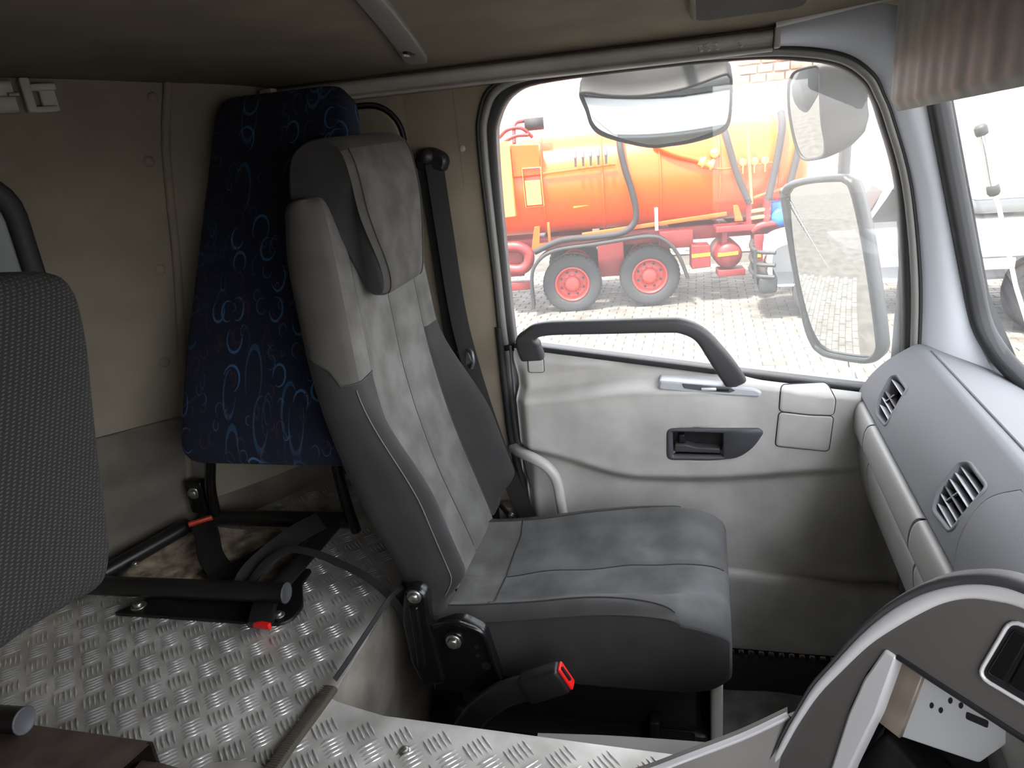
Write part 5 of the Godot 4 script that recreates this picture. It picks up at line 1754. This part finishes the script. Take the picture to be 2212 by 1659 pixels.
func build_tanker():
	var st: SurfaceTool
	var t := thing("tanker_truck", "orange vacuum tanker truck with red chassis parked in the yard", "truck", TO)
	var ax := tp(0, 1.90, -0.85)
	# tank barrel with dished ends
	st = S()
	var R := 0.755
	lathe(st, [Vector2(0.0001, -1.95), Vector2(0.35, -1.93), Vector2(0.6, -1.85), Vector2(0.72, -1.74), Vector2(R, -1.6), Vector2(R, 2.2), Vector2(R, 3.3), Vector2(0.72, 3.42), Vector2(0.6, 3.52), Vector2(0.35, 3.6), Vector2(0.0001, 3.62)], ax, TX, 64)
	put(st, "tank", M.orange_paint, t)
	for s in [-0.36, 0.55, 1.40, 2.26, 3.1]:
		st = S(); lathe(st, [Vector2(R, -0.018), Vector2(R + 0.02, -0.014), Vector2(R + 0.02, 0.014), Vector2(R, 0.018)], ax + TX * s, TX, 64); put(st, "tank_rib", M.orange_paint, t)
	# cabinet doors at the rear
	st = S(); prism(st, PackedVector2Array(v2([-1.5, 1.52, -0.785, 1.55, -0.795, 2.64, -1.5, 2.66])), tframe(), -0.5, 0.02, 0.012); put(st, "side_cabinet", M.orange_pale, t)
	st = S(); prism(st, PackedVector2Array(v2([-0.78, 2.12, -0.36, 2.12, -0.36, 2.55, -0.78, 2.58])), tframe(), -0.5, -0.06, 0.01); put(st, "side_cabinet", M.orange_paint, t)
	st = S()
	prism(st, rounded(v2([-0.625, 1.66, -0.345, 1.66, -0.355, 2.235, -0.635, 2.24]), 0.01), tframe(), -0.4, -0.01, 0.008)
	prism(st, rounded(v2([-0.60, 1.69, -0.37, 1.69, -0.375, 2.05, -0.605, 2.055]), 0.01), tframe(), -0.02, 0.0, 0.006)
	put(st, "control_box", M.orange_pale, t)
	# saddle rail and posts
	st = S(); sweep(st, tpath([[0.2, 1.185, -0.02], [2.34, 1.33, -0.02]], 1), rrect(0.06, 0.035, 0.006), TN); put(st, "tank_rail", M.orange_paint, t)
	st = S(); sweep(st, tpath([[-0.33, 2.13, -0.07], [0.75, 2.17, -0.07]], 1), rrect(0.03, 0.03, 0.006), TN); put(st, "valve_rail", M.orange_paint, t)
	st = S(); tbox(st, 1.315, 1.34, 0.03, Vector3(0.05, 0.34, 0.04)); put(st, "marker_post", M.white_metal, t)
	st = S()
	prism(st, PackedVector2Array(v2([-0.60, 1.00, -0.35, 1.0, -0.35, 1.10, -0.47, 1.10, -0.44, 1.36, -0.52, 1.36])), tframe(), -0.1, -0.02, 0.006); put(st, "tank_bracket", M.orange_paint, t); st = S()
	tbox(st, -0.30, 1.25, 0.0, Vector3(0.04, 0.34, 0.04)); put(st, "tank_bracket", M.orange_paint, t); st = S()
	prism(st, PackedVector2Array(v2([2.46, 1.21, 2.58, 1.21, 2.50, 1.44, 2.44, 1.44])), tframe(), -0.08, 0.0, 0.006)
	put(st, "tank_bracket", M.orange_paint, t)
	st = S(); prism(st, PackedVector2Array(v2([0.09, 1.58, 0.365, 1.61, 0.365, 1.655, 0.09, 1.63])), tframe(), -0.17, -0.155, 0.0); put(st, "reflective_tape", M.yellow_tape, t)
	# hoses
	st = S(); tube(st, tpath([[0.83, 2.58, -0.30], [0.83, 2.4, -0.12], [0.88, 2.11, -0.04], [0.97, 1.78, 0.0], [1.02, 1.48, 0.0], [0.97, 1.28, 0.0], [0.78, 1.17, 0.0], [0.44, 1.145, 0.0], [-0.05, 1.14, 0.0], [-0.30, 1.08, 0.0], [-0.55, 0.98, -0.02]], 6), 0.048, 14); put(st, "suction_hose", M.hose, t)
	st = S(); tube(st, tpath([[2.29, 2.66, -0.35], [2.32, 2.5, -0.12], [2.38, 2.24, -0.03], [2.5, 1.83, 0.02], [2.66, 1.46, 0.02]]), 0.048, 14); put(st, "suction_hose", M.hose, t)
	st = S(); tube(st, tpath([[3.15, 2.66, -0.35], [3.12, 2.48, -0.12], [3.05, 2.09, -0.03], [2.92, 1.48, 0.02]]), 0.052, 14); put(st, "suction_hose", M.hose, t)
	st = S(); tube(st, tpath([[3.42, 2.5, -0.3], [3.36, 2.2, -0.1], [3.24, 1.7, -0.05], [3.2, 1.45, -0.05]]), 0.052, 14); put(st, "suction_hose", M.hose, t)
	st = S(); tube(st, tpath([[1.32, 2.42, -0.20], [1.45, 2.32, -0.14], [1.65, 2.22, -0.10], [1.95, 2.12, -0.08]]), 0.042, 12); put(st, "suction_hose", M.orange_paint, t)
	st = S()
	lathe(st, [Vector2(0.0001, -0.12), Vector2(0.06, -0.12), Vector2(0.06, -0.06), Vector2(0.085, -0.06), Vector2(0.085, -0.03), Vector2(0.05, -0.03), Vector2(0.05, 0.06), Vector2(0.08, 0.06), Vector2(0.08, 0.10), Vector2(0.0001, 0.10)], tp(2.06, 2.07, -0.08), TX + Vector3(0, -0.4, 0), 16); put(st, "tank_valve", M.orange_pale, t); st = S()
	sphere(st, tp(2.18, 2.20, -0.10), Vector3(0.07, 0.07, 0.05))
	put(st, "tank_valve", M.orange_pale, t)
	# row of slim levers
	for k in 5:
		st = S()
		var s := 0.17 + 0.112 * k
		lathe(st, [Vector2(0.0001, 0.14), Vector2(0.012, 0.14), Vector2(0.02, 0.06), Vector2(0.024, 0.0), Vector2(0.026, -0.02), Vector2(0.018, -0.03), Vector2(0.018, -0.13), Vector2(0.012, -0.14), Vector2(0.0001, -0.14)], tp(s, 2.33, 0.0), Vector3.UP + TX * 0.03, 10)
		put(st, "valve_lever", M.steel_grey, t)
	st = S(); tube(st, tpath([[2.61, 2.60, 0.0], [2.69, 1.45, 0.03]], 1), 0.020, 8); put(st, "sight_pipe", M.orange_pale, t)
	for s in [2.57, 2.73, 2.88]:
		st = S()
		lathe(st, [Vector2(0.055, -0.03), Vector2(0.055, 0.0), Vector2(0.04, 0.004), Vector2(0.0001, 0.004)], tp(s, 2.04, -0.03), TN, 16)
		box(st, tp(s, 1.94, -0.04), Vector3(0.02, 0.12, 0.02), 0.004)
		put(st, "pressure_gauge", M.orange_pale, t)
	st = S(); tube(st, tpath([[2.0, 2.02, -0.08], [2.3, 1.97, -0.06], [2.5, 1.98, -0.06], [3.0, 2.0, -0.06]]), 0.014, 8); put(st, "gauge_pipe", M.orange_paint, t)
	st = S(); tube(st, tpath([[2.72, 1.52, -0.05], [3.3, 1.66, -0.08]], 1), 0.025, 8); put(st, "gauge_pipe", M.orange_paint, t)
	# chassis, mudguard and wheels
	st = S()
	for k in [["chassis_rail", 1.2, 1.02, -0.45, Vector3(5.4, 0.20, 0.12)], ["chassis_rail", 1.2, 1.02, -1.35, Vector3(5.4, 0.20, 0.12)], ["axle_mount", 0.62, 0.74, -0.35, Vector3(0.40, 0.55, 0.2)],
			["cross_member", -0.5, 1.02, -0.9, Vector3(0.12, 0.16, 0.9)], ["cross_member", 0.4, 1.02, -0.9, Vector3(0.12, 0.16, 0.9)], ["cross_member", 1.5, 1.02, -0.9, Vector3(0.12, 0.16, 0.9)], ["cross_member", 2.4, 1.02, -0.9, Vector3(0.12, 0.16, 0.9)], ["side_bracket", 1.62, 0.98, -0.25, Vector3(0.5, 0.26, 0.2)]]:
		st = S(); tbox(st, k[1], k[2], k[3], k[4]); put(st, k[0], M.red_paint, t)
	st = S()
	sweep(st, tpath([[-0.62, 0.12, 0.0], [-0.62, 0.55, 0.0], [-0.53, 0.82, 0.0], [-0.25, 1.0, 0.0], [0.39, 1.055, 0.0], [1.16, 1.11, 0.0], [1.44, 1.02, 0.0], [1.62, 0.79, 0.0], [1.75, 0.44, 0.0]], 6), rrect(0.02, 0.30, 0.008), TN)
	tube(st, tpath([[-0.62, 0.12, 0.15], [-0.62, 0.55, 0.15], [-0.53, 0.82, 0.15], [-0.25, 1.0, 0.15], [0.39, 1.055, 0.15], [1.16, 1.11, 0.15], [1.44, 1.02, 0.15], [1.62, 0.79, 0.15], [1.75, 0.44, 0.15]], 6), 0.028, 8)
	put(st, "mudguard", M.hose, t)
	wheel(t, 0.0, 0.435, 0.0, 0.455)
	wheel(t, 1.195, 0.475, 0.0, 0.455)
	wheel(t, 0.0, 0.435, -1.6, 0.455)
	wheel(t, 1.195, 0.475, -1.6, 0.455)
	st = S(); tube(st, tpath([[-1.05, 1.08, -0.05], [-0.8, 1.08, 0.0], [-0.65, 0.98, 0.0], [-0.66, 0.82, 0.0], [-0.78, 0.73, 0.0], [-1.0, 0.74, -0.05]]), 0.085, 14); put(st, "red_pipe", M.red_paint, t)
	st = S(); tbox(st, -0.95, 0.85, -0.2, Vector3(0.4, 0.5, 0.2)); put(st, "pump_mount", M.red_paint, t); st = S(); tbox(st, -0.85, 0.46, -0.1, Vector3(0.4, 0.12, 0.2)); put(st, "pump_mount", M.red_paint, t)
	st = S(); prism(st, rounded(v2([1.825, 0.54, 2.105, 0.555, 2.10, 0.885, 1.83, 0.895]), 0.015), tframe(), -0.3, 0.0, 0.01); put(st, "battery_box", M.red_paint, t)
	st = S(); prism(st, PackedVector2Array(v2([1.83, 0.715, 2.10, 0.725, 2.10, 0.775, 1.83, 0.765])), tframe(), -0.01, 0.004, 0.0); put(st, "reflective_tape", M.yellow_tape, t)
	st = S()
	lathe(st, [Vector2(0.0001, 0.06), Vector2(0.10, 0.05), Vector2(0.17, 0.02), Vector2(0.205, -0.05), Vector2(0.205, -0.6), Vector2(0.0001, -0.68)], tp(2.375, 0.705, -0.02), TN, 28)
	put(st, "air_tank", M.red_paint, t)
	st = S(); prism(st, PackedVector2Array(v2([2.21, 0.71, 2.50, 0.725, 2.50, 0.77, 2.21, 0.755])), tframe(), 0.0, 0.045, 0.0); put(st, "reflective_tape", M.yellow_tape, t)
	st = S()
	for k in [[2.42, 0.44, -0.15, Vector3(0.40, 0.10, 0.3)], [2.32, 0.95, -0.1, Vector3(0.08, 0.2, 0.08)], [2.46, 1.11, -0.1, Vector3(0.56, 0.09, 0.3)], [2.80, 0.70, -0.1, Vector3(0.14, 0.6, 0.3)]]:
		st = S(); tbox(st, k[0], k[1], k[2], k[3]); put(st, "tank_mount", M.red_paint, t)
	st = S()
	tube(st, tpath([[2.66, 1.48, 0.0], [2.66, 1.1, 0.0]], 1), 0.045, 12); put(st, "red_pipe", M.red_paint, t); st = S()
	tube(st, tpath([[2.91, 1.50, 0.0], [2.91, 1.1, 0.0]], 1), 0.06, 12); put(st, "red_pipe", M.red_paint, t); st = S()
	tube(st, tpath([[2.70, 1.05, 0.0], [2.82, 1.12, 0.02], [3.0, 1.14, 0.02], [3.6, 1.18, 0.0]]), 0.055, 12)
	put(st, "red_pipe", M.red_paint, t)
	for h in [1.24, 1.34]:
		st = S(); tube(st, tpath([[2.68, h, 0.02], [2.95, h + 0.02, 0.02]], 1), 0.028, 10); put(st, "coupling", M.orange_pale, t)
	st = S(); tbox(st, 3.12, 1.28, -0.2, Vector3(0.30, 0.32, 0.3), 0.04); lathe(st, [Vector2(0.13, -0.1), Vector2(0.13, 0.1), Vector2(0.09, 0.13), Vector2(0.0001, 0.13)], tp(3.10, 1.22, -0.05), TN, 18); put(st, "pump_motor", M.blue_paint, t)
	st = S(); prism(st, rounded(v2([2.70, 0.66, 2.83, 0.66, 2.83, 0.74, 2.70, 0.74]), 0.005), tframe(), 0.0, 0.055, 0.0); put(st, "reflective_tape", M.yellow_tape, t)
	# pipework on the rear of the tank
	for q in [[[-0.95, 2.70, -0.2], [-0.8, 2.80, -0.15], [-0.6, 2.80, -0.15], [-0.45, 2.66, -0.2]], [[-0.9, 2.62, -0.1], [-0.7, 2.70, -0.1], [-0.5, 2.70, -0.1]], [[-0.72, 2.60, -0.08], [-0.70, 2.86, -0.2], [-0.55, 2.90, -0.3]]]:
		st = S(); tube(st, tpath(q), 0.028, 8); put(st, "top_pipe", M.red_paint, t)
	st = S(); lathe(st, [Vector2(0.0001, -0.14), Vector2(0.09, -0.14), Vector2(0.09, 0.14), Vector2(0.0001, 0.14)], tp(-0.42, 2.84, -0.3), TX, 16); put(st, "relief_valve", M.hose, t)
	st = S(); tbox(st, 4.6, 1.35, -1.05, Vector3(1.3, 1.9, 1.3), 0.1); put(st, "truck_cab", M.white_paint, t)

# ---------------------------------------------------------------- the yard beyond
func build_yard():
	var st: SurfaceTool
	# pickup between the tanker and the white truck
	var p := thing("pickup", "white pickup with black bull bar parked nose to the tanker", "pickup", Vector3(2.9, -1.5, -10.8))
	st = S()
	var prof := smooth2(v2([0.88, -1.05, 0.86, -0.62, 0.95, -0.46, 1.25, -0.38, 1.98, -0.27, 2.26, 0.17, 2.42, 0.24, 3.6, 0.26, 3.7, -0.2, 4.9, -0.2, 4.9, -1.05]), 4, false)
	prism(st, prof, Transform3D(), -11.3, -10.3, 0.05); put(st, "body", M.white_paint, p)
	st = S(); prism(st, PackedVector2Array(v2([2.07, -0.24, 2.30, 0.13, 2.44, 0.19, 2.62, 0.20, 2.60, -0.24])), Transform3D(), -10.4, -10.292, 0.0); put(st, "side_window", M.black_plastic, p); st = S(); prism(st, PackedVector2Array(v2([2.68, -0.24, 2.69, 0.20, 3.5, 0.20, 3.5, -0.24])), Transform3D(), -10.4, -10.292, 0.0); put(st, "side_window", M.black_plastic, p)
	st = S(); quad(st, Vector3(2.00, -0.255, -11.22), Vector3(2.235, 0.135, -11.1), Vector3(2.235, 0.135, -10.45), Vector3(2.00, -0.255, -10.36)); put(st, "windscreen", M.black_plastic, p)
	for x in [1.55, 4.1]:
		st = S(); lathe(st, [Vector2(0.2, -0.2), Vector2(0.36, -0.18), Vector2(0.37, 0.0), Vector2(0.33, 0.02), Vector2(0.22, 0.015)], Vector3(x, -1.13, -10.30), Vector3.BACK, 32)
		var w := put(st, "wheel", M.tyre, p)
		st = S(); lathe(st, [Vector2(0.22, 0.0), Vector2(0.2, 0.01), Vector2(0.1, -0.03), Vector2(0.0001, 0.0)], Vector3(x, -1.13, -10.30), Vector3.BACK, 24); put(st, "rim", M.white_metal, w)
	st = S(); box(st, Vector3(0.86, -1.0, -10.8), Vector3(0.24, 0.24, 1.1), 0.05); put(st, "bumper", M.rubber, p)
	for h in [-0.55, -0.72, -0.88]:
		st = S(); tube(st, smooth3([Vector3(0.94, h, -10.22), Vector3(0.72, h, -10.34), Vector3(0.66, h, -10.8), Vector3(0.70, h, -11.2)], 5), 0.028, 8); put(st, "bull_bar", M.rubber, p)
	for z in [-10.35, -10.7, -11.1]:
		st = S(); tube(st, PackedVector3Array([Vector3(0.69, -0.52, z), Vector3(0.71, -1.0, z)]), 0.028, 8); put(st, "bull_bar_post", M.rubber, p)
	st = S(); sphere(st, Vector3(0.87, -0.74, -10.55), Vector3(0.06, 0.11, 0.14)); put(st, "headlamp", M.chrome, p)
	# white flatbed truck ahead
	var wt := thing("white_truck", "white truck with high box body seen through the windscreen", "truck", Vector3(5.0, -1.5, -10))
	st = S(); box(st, Vector3(5.2, 0.86, -9.72), Vector3(4.6, 1.50, 1.0), 0.04); put(st, "box_body", M.white_metal, wt)
	st = S(); box(st, Vector3(5.2, 0.04, -9.70), Vector3(4.6, 0.16, 0.9), 0.02); put(st, "body_sill", M.steel_grey, wt)
	st = S(); box(st, Vector3(5.2, -0.32, -9.6), Vector3(4.4, 0.42, 0.8), 0.05); put(st, "side_tank", M.white_paint, wt)
	st = S(); box(st, Vector3(3.25, -0.62, -9.35), Vector3(0.36, 0.14, 0.1), 0.02); put(st, "lamp_bracket", M.white_metal, wt)
	st = S(); sweep(st, smooth3(v3([2.95, 0.62, -9.6, 3.05, 0.70, -9.5, 3.10, 0.5, -9.5, 3.12, 0.15, -9.5]), 5), rrect(0.06, 0.06, 0.02), Vector3.BACK); put(st, "mirror_bracket", M.rubber_light, wt)
	for x in [3.9, 5.0]:
		st = S(); lathe(st, [Vector2(0.25, -0.3), Vector2(0.45, -0.3), Vector2(0.48, -0.2), Vector2(0.48, -0.03), Vector2(0.42, 0.0), Vector2(0.28, 0.0), Vector2(0.25, -0.05), Vector2(0.0001, -0.08)], Vector3(x, -1.02, -9.4), Vector3.BACK, 36); put(st, "wheel", M.tyre, wt)
	# white container behind the tanker
	var bx := thing("container", "long white container standing behind the orange tank", "container", Vector3(2.0, -1.5, -16))
	st = S(); box(st, Vector3(3.2, 0.0, -16.5), Vector3(8.6, 3.0, 2.4), 0.03)
	put(st, "container_body", M.white_paint, bx)
	st = S()
	for k in 28: box(st, Vector3(-0.9 + k * 0.3, 0.0, -15.29), Vector3(0.10, 2.8, 0.03), 0.01)
	var cr := put(st, "corrugation", M.white_paint, bx); cr.set_meta("kind", "stuff")
	# stone building
	var sb := thing("stone_building", "building of coursed pinkish stone behind the white container", "building", Vector3(5, -1.5, -21))
	st = S(); box(st, Vector3(8.2, 2.0, -22.1), Vector3(15.4, 7.0, 2.0), 0.02); put(st, "core_wall", M.mortar, sb)
	var rng := RandomNumberGenerator.new(); rng.seed = 11
	var meshes := []
	for k in 4:
		st = S(); box(st, Vector3.ZERO, Vector3([0.5, 0.42, 0.36, 0.56][k], 0.19, 0.12), 0.025); st.generate_normals(); meshes.append(st.commit())
	for r in 17:
		var y := 0.95 + 0.215 * r
		var x := 0.75 + rng.randf() * 0.3
		while x < 8.4:
			var k := rng.randi() % 4
			var wd: float = [0.5, 0.42, 0.36, 0.56][k] + 0.03
			var o := put_mesh(meshes[k], "stone", [M.stone_a, M.stone_b, M.stone_c][rng.randi() % 3], sb)
			o.position += Vector3(x + wd / 2, y + rng.randf() * 0.01, -21.1 + rng.randf() * 0.03)
			x += wd
	# low roof far left
	var lr := thing("shed", "low shed with dark roof far behind the tanker's rear", "shed", Vector3(-9, -1.5, -24))
	st = S(); box(st, Vector3(-9.2, -0.4, -24), Vector3(5.5, 2.2, 4), 0.05); put(st, "wall", M.white_metal, lr)
	st = S(); prism(st, PackedVector2Array(v2([-12.2, 0.7, -6.3, 0.7, -7.2, 1.25, -11.4, 1.3])), Transform3D(), -26.2, -21.8, 0.02); put(st, "roof", M.steel_grey, lr)

func build_ground():
	var st: SurfaceTool
	var g := struct("ground", "sunlit yard of weathered grey block paving beside the truck")
	st = S()
	var rows := []
	for i in 13:
		var row := PackedVector3Array()
		for j in 13: row.append(Vector3(-45 + 90 * i / 12.0, -1.512, -60 + 80 * j / 12.0))
		rows.append(row)
	skin(st, rows); put(st, "bedding", M.sand_joint, g)
	var pw := 0.26; var pd := 0.13
	var rng := RandomNumberGenerator.new(); rng.seed = 5
	st = S()
	box(st, Vector3(0, -0.03, 0), Vector3(pw - 0.008, 0.06, pd - 0.008), 0.006)
	st.generate_normals()
	# one low-count paver: top with chamfered rim and sides
	st = S()
	var hw := pw / 2 - 0.005; var hd := pd / 2 - 0.005
	var lp := []
	for e in [[0.0, -0.03], [0.0, -0.006], [0.006, 0.0]]:
		lp.append(PackedVector3Array([Vector3(-hw + e[0], e[1], -hd + e[0]), Vector3(hw - e[0], e[1], -hd + e[0]), Vector3(hw - e[0], e[1], hd - e[0]), Vector3(-hw + e[0], e[1], hd - e[0])]))
	st.set_smooth_group(-1); skin(st, lp, true)
	quad(st, lp[2][0], lp[2][3], lp[2][2], lp[2][1])
	st.generate_normals()
	var pm := st.commit()
	var xf := []
	var nrow := 0
	var z := -14.2
	var count := 0
	while z < -2.4:
		var x := -7.0 + (pw / 2 if nrow % 2 == 1 else 0.0)
		while x < 7.5:
			var y := -1.5 + rng.randf_range(-0.003, 0.003)
			if z > -9.35 and z < -7.35 and x > -1.7 and x < 2.6 and count < 290:
				var o := put_mesh(pm, "paver", M.paver if rng.randf() < 0.6 else M.paver_warm, g)
				o.position = Vector3(x, y, z); o.rotation = Vector3(rng.randf_range(-0.008, 0.008), 0, rng.randf_range(-0.006, 0.006))
				count += 1
			else:
				xf.append(Transform3D(Basis.from_euler(Vector3(rng.randf_range(-0.008, 0.008), 0, rng.randf_range(-0.006, 0.006))), Vector3(x, y, z)))
			x += pw
		z += pd
		nrow += 1
	var mm := MultiMesh.new()
	mm.transform_format = MultiMesh.TRANSFORM_3D
	mm.mesh = pm
	mm.instance_count = xf.size()
	for i in xf.size(): mm.set_instance_transform(i, xf[i])
	var mi := MultiMeshInstance3D.new()
	mi.name = "block_paving"
	mi.multimesh = mm
	mi.material_override = M.paver
	mi.set_meta("kind", "stuff")
	g.add_child(mi, true)
